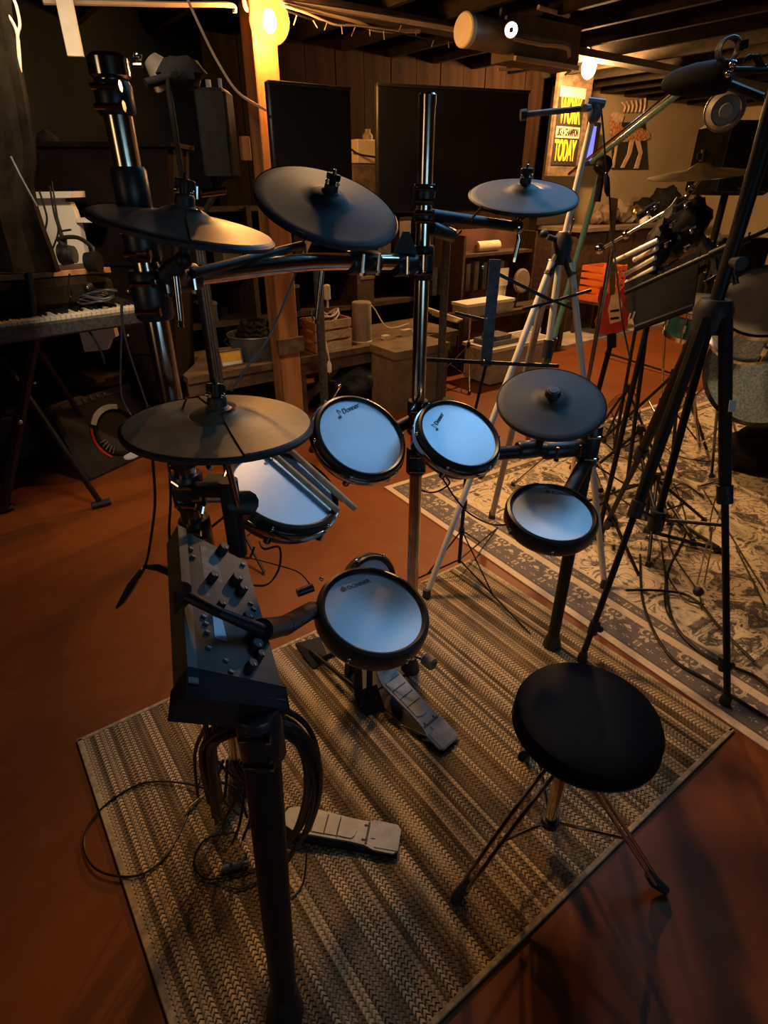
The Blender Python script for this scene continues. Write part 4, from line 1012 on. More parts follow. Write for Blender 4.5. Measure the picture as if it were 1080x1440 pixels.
# ------------------------------------------------------------------ dark flat screens
def screen(label, x0, yt0, x1, yt1, yb0, Y0, Y1, stand=True):
    a, b = atY(x0, yt0, Y0), atY(x1, yt1, Y1); b.z = a.z = (a.z + b.z) / 2
    h = a.z - atY(x0, yb0, Y0).z; d = (b - a).normalized(); nn = Vector((d.y, -d.x, 0)); L = (b - a).length
    t = thing('flat_screen', label, 'screen', Vector(((a.x + b.x) / 2, (a.y + b.y) / 2, a.z - h)), None)
    m = frame(a.lerp(b, .5) - Z * h / 2, nn, d)
    part('housing', t, 'frame', xf(bbox((0, 0, -.03), (L, h, .05), .008), m)); part('glass', t, 'screen', xf(box((0, 0, -.003), (L - .03, h - .04, .006)), m))
    part('top_edge', t, 'frame', xf(bbox((0, h / 2 - .008, .0), (L, .016, .014), .003), m)); 
    c = m @ Vector((0, -h / 2, -.04)); zb = 1.04 if False else .95
    part('stand_neck', t, 'dgrey', cyl(c + Z * .02, Vector((c.x, c.y, .04)), .03)); part('stand_base', t, 'dgrey', xf(bbox((0, 0, .02), (.3, .22, .035), .01), frame(Vector((c.x, c.y, 0)), Z, d)))
screen('dark flat screen in front of the pine post, left of the larger one', 376, 107, 494, 127, 262, 3.85, 4.15)
screen('largest dark flat screen, behind the centre chrome post', 530, 113, 746, 130, 300, 4.4, 4.75)
bxp = atY(511, 214, 5.0)
t = thing('small_carton', 'lit cream carton with a black strap between the two screens', 'box', bxp - Z * .08)
part('carton_body', t, 'paper', xf(bbox((0, 0, 0), (.21, .16, .15), .006), frame(bxp, Z, U))); part('strap', t, 'cable', cab([atY(494, 210, 4.88), atY(505, 217, 4.88), atY(528, 221, 4.9)], .007))
part('support', t, 'oldwood', xf(bbox((0, 0, -.32), (.3, .16, .48), .006), frame(bxp, Z, U)))
jr = atY(517, 193, 5.0)
solo('small_jar', 'small dim jar standing on the cream carton', 'jar', 'taupe', lathe([(.0001, 0), (.035, 0), (.038, .05), (.02, .07), (.02, .09), (.0001, .09)], Matrix.Translation(jr - Z * .04), 14))

# ------------------------------------------------------------------ bulbs, wires, pipes
b1 = atY(379, 30, 3.93)
t = thing('globe_bulb', 'big lit amber globe bulb at the top of the pine post', 'light bulb', b1 + Z * .11)
part('glass_globe', t, 'amber', ball(b1, .105, n=20)); part('filament_bulb', t, 'core1', ball(b1, .034, 1, 1, 1.5, n=8)); part('socket', t, 'rubber', sweep([b1 + Z * .10, b1 + Z * .17], [.035, .028], 14))
b2 = atB(828, 95, 3.98)
t = thing('teardrop_bulb', 'small lit teardrop bulb near the poster by the tan wall', 'light bulb', b2 + Z * .08)
part('glass_bulb', t, 'core2', ball(b2, .06, 1, 1, 1.35, n=10)); part('socket', t, 'oldwood', cyl(b2 + Z * .05, b2 + Z * .12, .02)); part('wire', t, 'cable', cab([b2 + Z * .12, b2 + Z * .17 + U * .05, b2 + Z * .12 + U * .13, b2 + Z * .14 - U * .06, b2 + Z * .2 - U * .02], .006))
# big round duct with LED fixture
dc = atB(652, 42, 3.3)
t = thing('ventilation_duct', 'pale round duct hung below the joists near the LED lamp', 'duct', dc)
mA = frame(dc, U, Z)
part('duct_tube', t, 'duct', lathe([(.075, -.0), (.085, .0), (.085, .9), (.075, .9), (.075, 0)], mA, 32)); part('duct_end', t, 'white', lathe([(.0001, -.01), (.08, -.008), (.087, .0), (.087, .03)], mA, 32)); part('hanger_strap', t, 'dgrey', rbox(rb(dc)[0] + .3, rb(dc)[0] + .33, 3.29, 3.31, dc.z + .08, ZC - .1))
bx0, bx1 = ab(722, 50, 3.24), ab(800, 50, 3.24); zt = dc.z + .06
t = thing('ceiling_box', 'brown boxed-in panel beside the duct under the joists', 'panel', RM((bx0 + bx1) / 2, 3.3, zt - .22))
part('panel_board', t, 'card', rbox(bx0, bx1 + .1, 3.22, 3.42, zt - .18, zt + .05)); part('panel_trim', t, 'pipe', rbox(bx0, bx1 + .1, 3.20, 3.222, zt - .185, zt - .16))
l1 = atB(719, 42, 3.1)
t = thing('led_spotlight', 'small round LED spotlight shining white beneath the duct', 'lamp', l1)
lm = frame(l1, Vector((0, 0, HC)) - l1)
part('led_ring', t, 'led', lathe([(.014, .002), (.034, .002), (.036, -.002), (.012, -.002), (.014, .002)], lm, 24)); part('lamp_housing', t, 'white', lathe([(.036, .0), (.042, -.004), (.042, -.04), (.03, -.06), (.0001, -.06)], lm, 24)); part('lens', t, 'dgrey', lathe([(.0001, .003), (.013, .002)], lm, 12))
def wire(label, pts, r, b=3.9, material='pipe', name='ceiling_wire', **k):
    b = b - .28 if b > 3.62 else 3.16
    return cable(label, [atB(x, y, b) for x, y in pts], r, None, material, name)
wire('pale conduit running level along the beam at top left', [(60, 2), (150, 4), (240, 6), (322, 7), (330, 18)], .012, 3.9, name='conduit')
wire('pale pipe following the ceiling beam right of the globe bulb', [(398, 3), (500, 18), (575, 30), (645, 42)], .016, 3.9, name='conduit')
wire('second pale wire under the ceiling beam', [(395, 4), (440, 15), (500, 30), (530, 42), (590, 44)], .011, 3.88)
wire('thin dark-lit wire sagging right of the globe bulb', [(398, 8), (430, 18), (470, 34), (500, 36), (560, 44)], .006, 3.86)
wire('slack wire hanging from the ceiling to the post', [(264, 0), (280, 35), (305, 85), (335, 130), (374, 155)], .007, 3.7)
wire('pale wire draped from the duct to the teardrop bulb', [(700, 98), (735, 96), (770, 86), (805, 70), (812, 72), (810, 92), (795, 105)], .008, 3.8)
wire('pale pipe angled below the brown panel', [(722, 54), (760, 62), (795, 66), (801, 80)], .013, 3.58, name='conduit')
wire('short pale tape roll end above the duct panel', [(757, 10), (775, 15), (800, 22)], .014, 3.6, name='conduit')
wire('hooked pale wire beside the globe bulb', [(343, 0), (346, 12), (356, 18)], .012, 4.0)
cs = thing('string_lights', 'string of tiny unlit fairy lights along the ceiling beam', 'string lights', atB(560, 50, 3.56))
path = crv([atB(x, y, 3.58) for x, y in ((400, 14), (440, 28), (480, 34), (520, 40), (560, 46), (610, 56), (650, 58), (690, 60))], 6)
part('wire', cs, 'cable', sweep(path, .004, 6))
for k in range(3, len(path) - 1, 3): part('tiny_bulb', cs, 'taupe', cyl(path[k], path[k] + Vector((random.uniform(-.025, .025), 0, random.choice((-.045, -.035, .035)))), .0035, n=6))
hb_ = atY(107, 80, 3.0); ht = Vector((hb_.x, hb_.y, ZC - .19)); 
t = thing('hanging_board', 'narrow pale board hanging from the joists at top left', 'board', hb_)
part('board', t, 'paper', xf(bbox((0, 0, (ht.z - hb_.z) / 2), (.062, .02, ht.z - hb_.z), .002), frame(hb_, Z, (1, .15, 0)))); part('dark_band', t, 'matte', xf(box((0, -.0, (ht.z - hb_.z) * .83), (.064, .023, .012)), frame(hb_, Z, (1, .15, 0))))
G5 = 'twisted cords hanging at the far left'
for i, pts in enumerate(([(2, 10), (14, 25), (22, 40), (26, 60), (29, 100), (33, 160), (36, 190)], [(20, 0), (24, 12), (28, 35), (25, 55), (30, 120), (34, 175), (42, 215)])):
    cable(('pale cord slanting in from the left edge and joining the other', 'pale cord hanging straight down beside the cloth at the far left')[i], [atY(x, y, 2.5) for x, y in pts], .005, G5, 'pipe', 'dangling_cable')
cable('dark grey cord slanting off the cloth at the far left', [atY(15, 220, 2.3), atY(30, 250, 2.3), atY(52, 290, 2.3)], .004, None, 'grey', 'dangling_cable')

# ------------------------------------------------------------------ poster, deer cut-out, blue screen on the far wall
pc_ = atB(798, 178, 4.6)
aP0, aP1 = ab(781, 180, 4.6), ab(815, 180, 4.6); zP1, zP0 = atB(785, 120, 4.6).z, atB(785, 232, 4.6).z
t = thing('wall_poster', 'black poster with yellow and cream lettering on the far wall', 'poster', RM((aP0 + aP1) / 2, 4.6, zP0 - .1))
part('board', t, 'oldwood', rbox(aP0 - .03, aP1 + .12, 4.605, 4.64, zP0 - .1, zP1 + .28)); part('sheet', t, 'pblack', rbox(aP0, aP1 + .02, 4.595, 4.605, zP0, zP1)); part('top_margin', t, 'pink', rbox(aP0, aP1 + .01, 4.590, 4.596, zP1 - .085, zP1))
Wp, Hp = aP1 - aP0, zP1 - zP0
def ptxt(s, a, z, size, width, matn):
    o = text(s, Matrix.Translation((0, 0, 0)), 1, matn, t, 'poster_lettering', bold=.02, ext=.003)
    xs = [v.co.x for v in o.data.vertices]; ys = [v.co.y for v in o.data.vertices]
    wx, wy = max(xs) - min(xs), max(ys) - min(ys)
    inv = INV[t.name]; base = inv @ Vector((0, 0, 0))
    mm = frame(RM(a, 4.589, z), N * -1, U)
    o.data.transform(Matrix.Translation(-Vector((min(xs), min(ys), base.z))))
    o.data.transform(Matrix.Diagonal((width / wx, size / wy, 1, 1))); o.data.transform(inv @ mm)
ptxt('WORK', aP0 + .03, zP0 + Hp * .54, Hp * .34, Wp * .86, 'pyel')
part('band', t, 'pink', rbox(aP0 + .01, aP1 - .0, 4.590, 4.596, zP0 + Hp * .36, zP0 + Hp * .505))
ptxt('LIKE A CHAMPION', aP0 + .02, zP0 + Hp * .385, Hp * .10, Wp * .88, 'pblack')
ptxt('TODAY', aP0 + .01, zP0 + Hp * .05, Hp * .29, Wp * .9, 'pyel')
a, z1, z0 = ab(834, 200, 4.9), atB(834, 177, 4.9).z, atB(826, 226, 4.9).z
t = thing('blue_display', 'narrow glowing blue-violet display on the wall right of the poster', 'display', RM(a, 4.9, z0))
part('bezel', t, 'matte', rbox(a - .10, a + .14, 4.93, 4.98, z0 - .05, z1 + .04)); part('lit_panel', t, 'blueled', rbox(a - .085, a + .045, 4.915, 4.93, z0, z1)); part('bracket', t, 'matte', rbox(a, a + .04, 4.98, B1 - .005, z0 + .1, z0 + .16))
# deer
bD = B1 - .02
def D2(x, y): a, b = rb(atB(x, y, bD)); return (a, atB(x, y, bD).z)
ad, zd = D2(885, 195)
t = thing('deer_cutout', 'flat ochre deer picture with antlers hung on the tan wall', 'wall art', RM(ad, bD, D2(885, 238)[1]))
dmm = frame((0, 0, 0), N * -1, U)
def dpl(pts, b, th=.01):
    v, f = plate([D2(*p) for p in pts], th); 
    return [U * p.x + Z * p.y + N * (b - .0 + (-p.z)) for p in v], f
part('backing_sheet', t, 'pblack', dpl([(861, 212), (872, 172), (908, 172), (912, 238), (862, 238)], bD))
part('body', t, 'deer', dpl([(857, 168), (864, 160), (872, 166), (872, 178), (884, 182), (900, 180), (912, 186), (912, 194), (904, 198), (890, 199), (870, 200), (862, 196), (857, 188)], bD - .02))
part('head', t, 'deerl', dpl([(856, 160), (862, 157), (875, 162), (872, 172), (862, 172)], bD - .03))
for pts in ([(864, 198), (868, 198), (865, 216), (862, 236), (858, 236), (863, 214)], [(884, 198), (890, 198), (886, 216), (876, 236), (871, 236), (881, 216)], [(892, 198), (898, 198), (902, 214), (896, 237), (890, 237), (897, 216)]):
    part('leg', t, 'deerl', dpl(pts, bD - .02))
for k in range(6):
    x0 = 874 + k * 5.5; part('antler', t, 'deerl', cab([RM(D2(x0, 158)[0], bD - .03, D2(x0, 158)[1]), RM(D2(x0 + 2, 150)[0], bD - .03, D2(x0 + 2, 150)[1]), RM(D2(x0 - 2 + k, 145 - k * 1.5)[0], bD - .03, D2(x0 - 2, 145 - k * 1.5)[1])], .012))
cable('thin cord drooping along the tan wall above the deer', [atB(870, 95, B1 - .03), atB(900, 104, B1 - .03), atB(950, 104, B1 - .03), atB(980, 96, B1 - .03)], .008, None, 'oldwood', 'dangling_cable')

# ------------------------------------------------------------------ table of clutter below the deer
tz = 1.0; ta0, ta1 = ab(815, 325, 4.45), ab(965, 325, 4.45)
t = thing('side_cabinet', 'dark cabinet with pale top along the tan wall, heaped with clutter', 'cabinet', RM((ta0 + ta1) / 2, 4.8, 0))
zt = atB(870, 318, 4.45).z
part('cabinet_top', t, 'card', rbox(ta0, ta1, 4.43, 5.15, zt - .04, zt)); part('cabinet_body', t, 'darkwood', rbox(ta0 + .03, ta1 - .03, 4.5, 5.12, 0, zt - .04))
for k in range(4):
    w_ = (ta1 - ta0 - .06) / 4; x0 = ta0 + .03 + k * w_
    d_ = part('door', t, 'darkwood', rbox(x0 + .01, x0 + w_ - .01, 4.48, 4.5, .05, zt - .08)); part('knob', d_, 'bronze', ball(RM(x0 + w_ - .05, 4.47, zt * .55), .015, n=6))
items = [(850, 290, .13, .12, 'oldwood', 'brown lumpy bundle', 'bundle'), (868, 288, .16, .13, 'card', 'tan crumpled bag', 'bag'), (886, 292, .10, .10, 'bronze', 'brass-coloured bowl', 'bowl'), (902, 286, .16, .14, 'matte', 'black leafy heap', 'heap'), (925, 282, .20, .2, 'matte', 'large black bushy heap', 'heap'), (945, 286, .14, .15, 'matte', 'smaller black bushy heap', 'heap'), (960, 296, .14, .12, 'dgrey', 'dark grey lump', 'bag'), (838, 300, .09, .08, 'oldwood', 'small brown object', 'box'), (878, 303, .08, .05, 'wplastic', 'small pale tray', 'tray')]
for i, (x, y, sx, sz, mt, lb, cat) in enumerate(items):
    p = atB(x, 316, 4.75); a = rb(p)[0]
    solo(cat + '_on_cabinet' if False else cat, lb + ' on top of the side cabinet', cat, mt, lump(RM(a, 4.72 + .04 * (i % 2), zt + sz), (sx, sx * .8, sz), i + 11, 10))
t = thing('white_mug', 'white ring-handled mug on the side cabinet', 'mug', RM(ab(900, 312, 4.6), 4.6, zt)); mm = Matrix.Translation(RM(ab(903, 312, 4.6), 4.58, zt))
part('cup', t, 'wplastic', lathe([(.0001, 0), (.05, 0), (.055, .11), (.05, .11), (.045, .01), (.0001, .01)], mm, 20)); part('handle', t, 'wplastic', cab([mm @ Vector((.05, 0, .09)), mm @ Vector((.085, 0, .06)), mm @ Vector((.05, 0, .02))], .008))
# orange crate and red item on the floor
oc = atZ(838, 440, .0); a, b = rb(atB(836, 405, 4.35)); z_ = atB(836, 428, 4.35).z
t = thing('orange_crate', 'orange perforated plastic crate at the foot of the side cabinet', 'crate', RM(a, 4.3, max(z_, .0)))
zz = .42
w_ = .2
part('crate_floor', t, 'orange', rbox(a - w_, a + w_, 4.12, 4.4, zz, zz + .02))
for k in range(5):
    h0 = zz + .02 + k * .075
    part('crate_band', t, 'orange', rbox(a - w_, a + w_, 4.1, 4.12, h0, h0 + .05), rbox(a - w_, a + w_, 4.4, 4.42, h0, h0 + .05), rbox(a - w_, a - w_ + .02, 4.12, 4.4, h0, h0 + .05), rbox(a + w_ - .02, a + w_, 4.12, 4.4, h0, h0 + .05))
for k in range(5): part('crate_rib', t, 'orange', rbox(a - w_ + k * .095, a - w_ + k * .095 + .02, 4.098, 4.12, zz, zz + .38))
solo('crate_stool', 'dark low stool holding the orange crate', 'stool', 'darkwood', rbox(a - .22, a + .22, 4.05, 4.44, zz - .03, zz), *[rbox(a + sx * .2 - .02, a + sx * .2 + .02, by, by + .04, 0, zz - .03) for sx in (-1, 1) for by in (4.06, 4.39)])
g0 = atY(860, 440, 4.55); g1 = atY(866, 395, 4.65)
t = thing('red_guitar', 'red and cream electric guitar leaning behind the stands', 'guitar', Vector((g0.x, g0.y, 0)))
gm = frame(g0 + Z * .03, (-.2, -1, .15), U) @ Matrix.Scale(.78, 4)
part('guitar_body', t, 'red', xf(plate([(-.13, -.2), (0, -.25), (.13, -.2), (.16, -.08), (.10, .02), (.14, .12), (.11, .2), (.05, .14), (-.03, .14), (-.1, .22), (-.13, .1), (-.1, .0), (-.16, -.1)], .045), gm))
part('pickguard', t, 'pink', xf(plate([(-.02, -.14), (.08, -.12), (.09, .04), (.05, .16), (-.01, .12), (-.04, 0)], -.004), gm)); part('pickup', t, 'matte', xf(bbox((.02, -.02, .006), (.08, .02, .01), .003), gm), xf(bbox((.02, -.09, .006), (.08, .02, .01), .003), gm))
part('neck', t, 'oldwood', xf(bbox((0, .45, -.01), (.05, .66, .03), .008), gm)); part('headstock', t, 'oldwood', xf(plate([(-.03, .78), (.03, .78), (.045, .95), (-.02, .97)], .02), gm)); part('body_rest', t, 'matte', xf(bbox((0, -.3, -.03), (.08, .14, .08), .01), gm), cyl(Vector((g0.x, g0.y, .0)), gm @ Vector((0, -.3, -.03)), .02))

# things seen between the light stand and the chrome post
def card(name, label, cat, mt, x0, x1, y0, y1, b, d, group=None, rest=None):
    aL, aR = ab(x0, (y0 + y1) / 2, b), ab(x1, (y0 + y1) / 2, b); z1, z0 = atB((x0 + x1) / 2, y0, b).z, atB((x0 + x1) / 2, y1, b).z
    return thing(name, label, cat, RM((aL + aR) / 2, b + d / 2, z0), group), aL, aR, z0, z1
t, aL, aR, z0, z1 = card('work_table', 'dark work table behind the light stand carrying pale boxes', 'table', 0, 654, 800, 436, 446, 4.0, .6)
part('table_top', t, 'darkwood', rbox(aL, aR, 4.0, 4.3, z1 - .04, z1))
for a_ in (aL + .05, aR - .05):
    for b_ in (4.05, 4.25): part('leg', t, 'darkwood', rbox(a_ - .03, a_ + .03, b_ - .03, b_ + .03, 0, z1 - .04))
ztb = z1
t, aL, aR, z0, z1 = card('white_case', 'long pale plastic case on the work table left of the light stand', 'case', 0, 658, 722, 414, 436, 4.02, .2)
part('case_body', t, 'clear', rbox(aL, aR, 4.02, 4.22, ztb, ztb + .09)); part('case_lid', t, 'white', rbox(aL - .01, aR + .01, 4.01, 4.23, ztb + .09, ztb + .115))
dp = atB(734, 395, 4.1); 
t = thing('round_practice_pad', 'round beige disc pad propped up on the work table', 'practice pad', RM(rb(dp)[0], 4.1, ztb)); dm = frame(dp, N * -1 + Z * .1)
part('pad_face', t, 'taupe', lathe([(.0001, .012), (.10, .012), (.108, .006)], dm, 36)); part('pad_rim', t, 'card', lathe([(.108, .008), (.114, .004), (.114, -.01), (.0001, -.01)], dm, 36)); part('prop', t, 'darkwood', cyl(dp - N * -.02 - Z * .1, RM(rb(dp)[0], 4.16, ztb), .01))
pq = atB(709, 388, 4.2); a = rb(pq)[0]
solo('white_card', 'small white square card standing left of the round beige disc', 'card', 'wplastic', rbox(a - .06, a + .06, 4.2, 4.206, pq.z - .09, pq.z + .07), rbox(a - .05, a + .05, 4.206, 4.26, ztb, pq.z - .08))
pr_ = atB(685, 346, 4.5); 
t = thing('paper_roll', 'cream paper roll lying on the upper shelf under the side arm', 'paper roll', pr_ - Z * .05)
part('roll', t, 'paper', cyl(pr_ - U * .15, pr_ + U * .15, .05, n=20)); part('roll_core', t, 'card', cyl(pr_ - U * .155, pr_ + U * .155, .02, n=12))
t = thing('brown_cabinet', 'reddish brown open cabinet below the largest screen', 'cabinet', RM(rb(pr_)[0], 4.7, 0)); ar = rb(pr_)[0]; 
part('cabinet_shelf', t, 'darkwood', rbox(ar - .42, ar + .55, 4.38, 4.62, pr_.z - .075, pr_.z - .05)); part('cabinet_back', t, mat('red_brown_wood', (.10, .04, .022), .6, 0, 4, .3), rbox(ar - .45, ar + .58, 4.62, 4.64, .1, pr_.z + .15))
for x_ in (ar - .45, ar + .55): part('side_panel', t, 'darkwood', rbox(x_, x_ + .03, 4.36, 4.64, 0, pr_.z + .12))
t, aL, aR, z0, z1 = card('plastic_bin', 'frosted storage bin on the red floor behind the light stand', 'bin', 0, 692, 772, 472, 540, 3.55, .5)
bz = .34
part('bin_wall', t, 'clear', hexa([RM(aL, 3.55, bz), RM(aR, 3.55, bz), RM(aR, 3.9, bz), RM(aL, 3.9, bz)], Z * -(bz - .02))); part('bin_lip', t, 'white', rbox(aL - .02, aR + .02, 3.53, 3.55, bz - .03, bz), rbox(aL - .02, aR + .02, 3.9, 3.92, bz - .03, bz), rbox(aL - .02, aL, 3.55, 3.9, bz - .03, bz), rbox(aR, aR + .02, 3.55, 3.9, bz - .03, bz)); part('foot', t, 'dgrey', rbox(aL + .02, aR - .02, 3.57, 3.88, 0, .02))
solo('grey_tray', 'grey moulded tray lying in the frosted bin', 'tray', 'grey', rbox(aL + .05, aL + .38, 3.6, 3.85, bz, bz + .04), rbox(aL + .1, aL + .3, 3.62, 3.8, bz + .04, bz + .08))
# hi-hat / snare stand behind the pad rack, chrome tripod
def smallstand(label, base, hub_h, rad, top, mt='dchrome', group=None, n=3, rot=0, r=.009, nm='drum_stand'):
    base = Vector((base.x, base.y, 0)); t = thing(nm, label, 'stand', base, group)
    part('tube', t, mt, cyl(base + Z * .06, Vector(top), r, n=10)); hb = base + Z * hub_h
    for k in range(n):
        a = rot + 2 * PI * k / n; f = base + Vector((math.cos(a), math.sin(a), 0)) * rad
        part('leg', t, mt, sweep([hb, f + Z * .02], r * .8, 8)); part('stay', t, mt, sweep([base + Z * .08, hb.lerp(f, .55)], r * .5, 6)); part('rubber_foot', t, 'rubber', sweep([f, f + Z * .03], [.016, .012], 8))
    part('collar', t, 'satin', cyl(hb - Z * .02, hb + Z * .03, r * 1.8, n=10), cyl(hb + Z * .0, hb + Vector((.05, -.02, .01)), .004, n=6)); return t
b0 = atZ(655, 540, 0); smallstand('chrome snare stand behind the small centre tom pad', b0, .35, .3, atY(662, 440, b0.y), rot=.5)
b0 = atZ(878, 700, 0); smallstand('black mic stand base among the cables, left of the tall tripod', b0, .42, .34, atY(912, 440, b0.y), 'satin', rot=.9, r=.011)
b0 = atZ(905, 745, 0); smallstand('black low mic stand on the oriental rug under the tripod', b0, .3, .36, atY(930, 560, b0.y), 'satin', rot=.2, r=.010)
b0 = atZ(860, 650, 0); smallstand('black straight stand at the back edge of the oriental rug', b0, .5, .32, atY(905, 400, b0.y), 'satin', rot=1.4, r=.010)
b0 = atZ(980, 640, 0); smallstand('chrome cymbal stand rising behind the tripod hub', b0, .55, .36, atY(960, 420, b0.y), 'dchrome', rot=.3, r=.011)
b0 = atZ(925, 610, 0); smallstand('dark chrome stand with short legs further back among the cables', b0, .45, .30, atY(935, 470, b0.y), 'dchrome', rot=1.9, r=.009)
# a crossing of low tripod legs (black) seen at the back
for i, (x0, y0, x1, y1) in enumerate(((852, 496, 945, 525), (845, 690, 770 + 60, 640), (900, 700, 1010, 770), (905, 745, 1020, 775), (942, 708, 975, 760))):
    p0, p1 = atZ(x0, y0, .05), atZ(x1, y1, .03)
    t = thing('fallen_stand', ('thin black mic bar on the red floor behind the stands', 'short black mic bar beside the ride cymbal pad', 'long black stand leg lying on the oriental rug', 'second black stand leg lying toward the tripod foot', 'short black rod ending by the chrome chain')[i], 'stand', p0 - Z * .05)
    part('rod', t, 'satin', cyl(p0, p1, .010, n=8)); part('grip', t, 'rubber', sweep([p0, p0.lerp(p1, .12)], [.017, .014], 8)); part('rubber_foot', t, 'rubber', sweep([p1, p1 - Z * .025], [.016, .018], 8))
# cables tangled on the oriental rug
G6 = 'black cables tangled on the oriental rug'
TL_ = ['thick black cable running from the tripod spreader to the right edge of the oriental rug', 'second thick black cable curving beside the first toward the right edge', 'thick cable passing under the chrome wire hanger', 'thin cable hooking left of the chrome wire hanger', 'thin cable ending at the plug block under the hanger', 'short thin cable arc left of the wire hanger plug', 'small closed cable ring near the back edge of the oriental rug', 'wavy thin cable behind the tall tripod legs at the back of the rug', 'long shallow wavy cable across the back of the oriental rug', 'thin straight-ish cable from the tripod leg toward the lower right', 'thin cable at the far right of the oriental rug', 'zigzag cable between the low black mic stands']
tang = [[(900, 780), (905, 850), (940, 920), (1000, 960), (1080, 1010)], [(935, 800), (945, 870), (990, 920), (1060, 950), (1095, 980)], [(880, 830), (920, 830), (960, 835), (985, 850), (1010, 880), (1060, 930)], [(948, 680), (965, 740), (940, 800), (935, 850), (950, 880)], [(960, 700), (940, 760), (980, 830), (985, 850)], [(930, 760), (935, 800), (960, 840), (990, 850)], [(870, 560), (860, 580), (880, 600), (900, 580), (890, 550), (870, 560)], [(855, 570), (875, 555), (895, 600), (930, 590), (945, 560)], [(850, 600), (880, 620), (910, 610), (950, 640), (1000, 650)], [(990, 690), (1020, 740), (1050, 790), (1075, 830)], [(1035, 770), (1050, 800), (1075, 850)], [(860, 640), (890, 650), (930, 690), (960, 680), (990, 700)]]
for i, pts in enumerate(tang):
    cable(TL_[i], [atZ(x, y, .014 + .004 * (i % 3)) for x, y in pts], .006 if i < 3 else .0038, G6)
# chrome chain-like hook hanging in front of the rug
def loopw(p0, p1, w, n=10):
    p0, p1 = Vector(p0), Vector(p1); s = (p1 - p0).cross(Vector((0, 1, 0))).normalized() * w
    return [p0 - s * .4, p0.lerp(p1, .4) - s, p1 - s * .5, p1 + s * .5, p0.lerp(p1, .4) + s, p0 + s * .4]
ht_ = atY(1012, 688, 1.95)
t = thing('chrome_hanger', 'bright chrome wire hanger beside the right tripod leg', 'hanger', atY(990, 820, 1.95))
part('upper_loop', t, 'chrome', sweep(crv(loopw(atY(1015, 690, 1.95), atY(1001, 745, 1.95), .018), 5, True), .0032, 8, True))
part('twist', t, 'chrome', cyl(atY(1001, 742, 1.95), atY(998, 765, 1.95), .006, n=8))
part('lower_prong', t, 'chrome', cyl(atY(995, 762, 1.95), atY(980, 822, 1.95), .0032, n=8)); part('lower_prong', t, 'bronze', cyl(atY(1002, 762, 1.95), atY(990, 822, 1.95), .0032, n=8))
part('plug_block', t, 'rubber', ball(atY(982, 832, 1.98), .022, n=6)); part('hook', t, 'chrome', cab([atY(1015, 690, 1.95), atY(1008, 680, 1.95), atY(985, 684, 1.95), atY(1025, 672, 1.9)], .004))

# ------------------------------------------------------------------ acoustic drum set at the right edge
def drum(label, c, ax, R, D, shell, group=None, hd='dhead', nm='drum', lugs=8, legs=0):
    c = Vector(c); m = frame(c, ax); t = thing(nm, label, 'drum', c - m.to_3x3() @ Vector((0, 0, D)) * (1 if ax[2] > .5 else 0), group)
    part('shell', t, shell, lathe([(R * .97, -.01), (R * .97, -D)], m, 40)); part('head', t, hd, lathe([(.0001, 0), (R * .95, 0)], m, 40)); part('head', t, hd, lathe([(.0001, -D), (R * .95, -D)], m, 40))
    for z in (0, -D): part('hoop', t, 'chrome', lathe([(R * .95, z - .012), (R * .95, z + .012), (R * 1.03, z + .012), (R * 1.03, z - .012), (R * .95, z - .012)], m, 40))
    for k in range(lugs):
        a = 2 * PI * k / lugs; q_ = lambda r, z: m @ Vector((math.cos(a) * r, math.sin(a) * r, z))
        part('tension_rod', t, 'chrome', cyl(q_(R * 1.01, .015), q_(R * 1.01, -D - .012), .005, n=6)); part('lug', t, 'chrome', cyl(q_(R * 1.0, -D * .35), q_(R * 1.0, -D * .65), .014, n=8))
    for k in range(legs):
        a = 2 * PI * k / legs + .4; q_ = m @ Vector((math.cos(a) * R * 1.05, math.sin(a) * R * 1.05, -D * .4)); part('leg', t, 'chrome', cyl(q_, Vector((q_.x, q_.y, .0)), .009, n=8))
    return t
drum('rack tom with grey head and blue shell at the right edge', atY(1072, 425, 2.75), (-.3, -.62, .72), .19, .2, 'blueshell')
drum('pale blue bass drum with white hoop behind the rack tom', atY(1075, 520, 3.1), (-.72, -.65, .15), .30, .34, 'blueshell', hd='blueshell')
drum('small teal snare drum behind the black pole', atY(985, 430, 3.3), (-.1, -.2, 1), .16, .14, 'tealshell')
# bass drum supports etc.
c0 = atY(1075, 520, 3.1)
for (x, y, z_, lb) in ((1000, 575, .2, 'dark hardware clamp heap at the drum set foot'),):
    solo('hardware_heap', lb, 'hardware', 'matte', lump(atZ(1062, 632, .14), (.22, .16, .14), 8, 10))
# bronze cymbal edge-on with its boom stand
cc = atY(985, 243, 2.75)
t = thing('bronze_cymbal', 'thin bronze crash cymbal seen edge-on near the black speaker', 'cymbal', cc)
cm = frame(cc, (-.10, -.06, 1)); part('bow', t, 'bronze', lathe([(.0001, .035), (.02, .034), (.045, .02), (.06, .012), (.12, .006), (.2, -.008), (.2, -.010), (.06, .008), (.0001, .025)], cm, 48)); part('wing_nut', t, 'satin', lathe([(.0001, .085), (.01, .08), (.012, .04)], cm, 10), xf(box((0, 0, .06), (.05, .01, .02)), cm))
t = thing('boom_cymbal_stand', 'chrome boom cymbal stand slanting down left from the bronze cymbal', 'stand', atY(850, 350, 2.9))
e0, e1_, e2_ = atY(985, 250, 2.75), atY(960, 284, 2.78), atY(842, 352, 2.95)
part('tilter', t, 'chrome', cyl(e0, e1_, .009), ball(e1_, .022, n=8), ball(atY(972, 266, 2.76), .016, n=8))
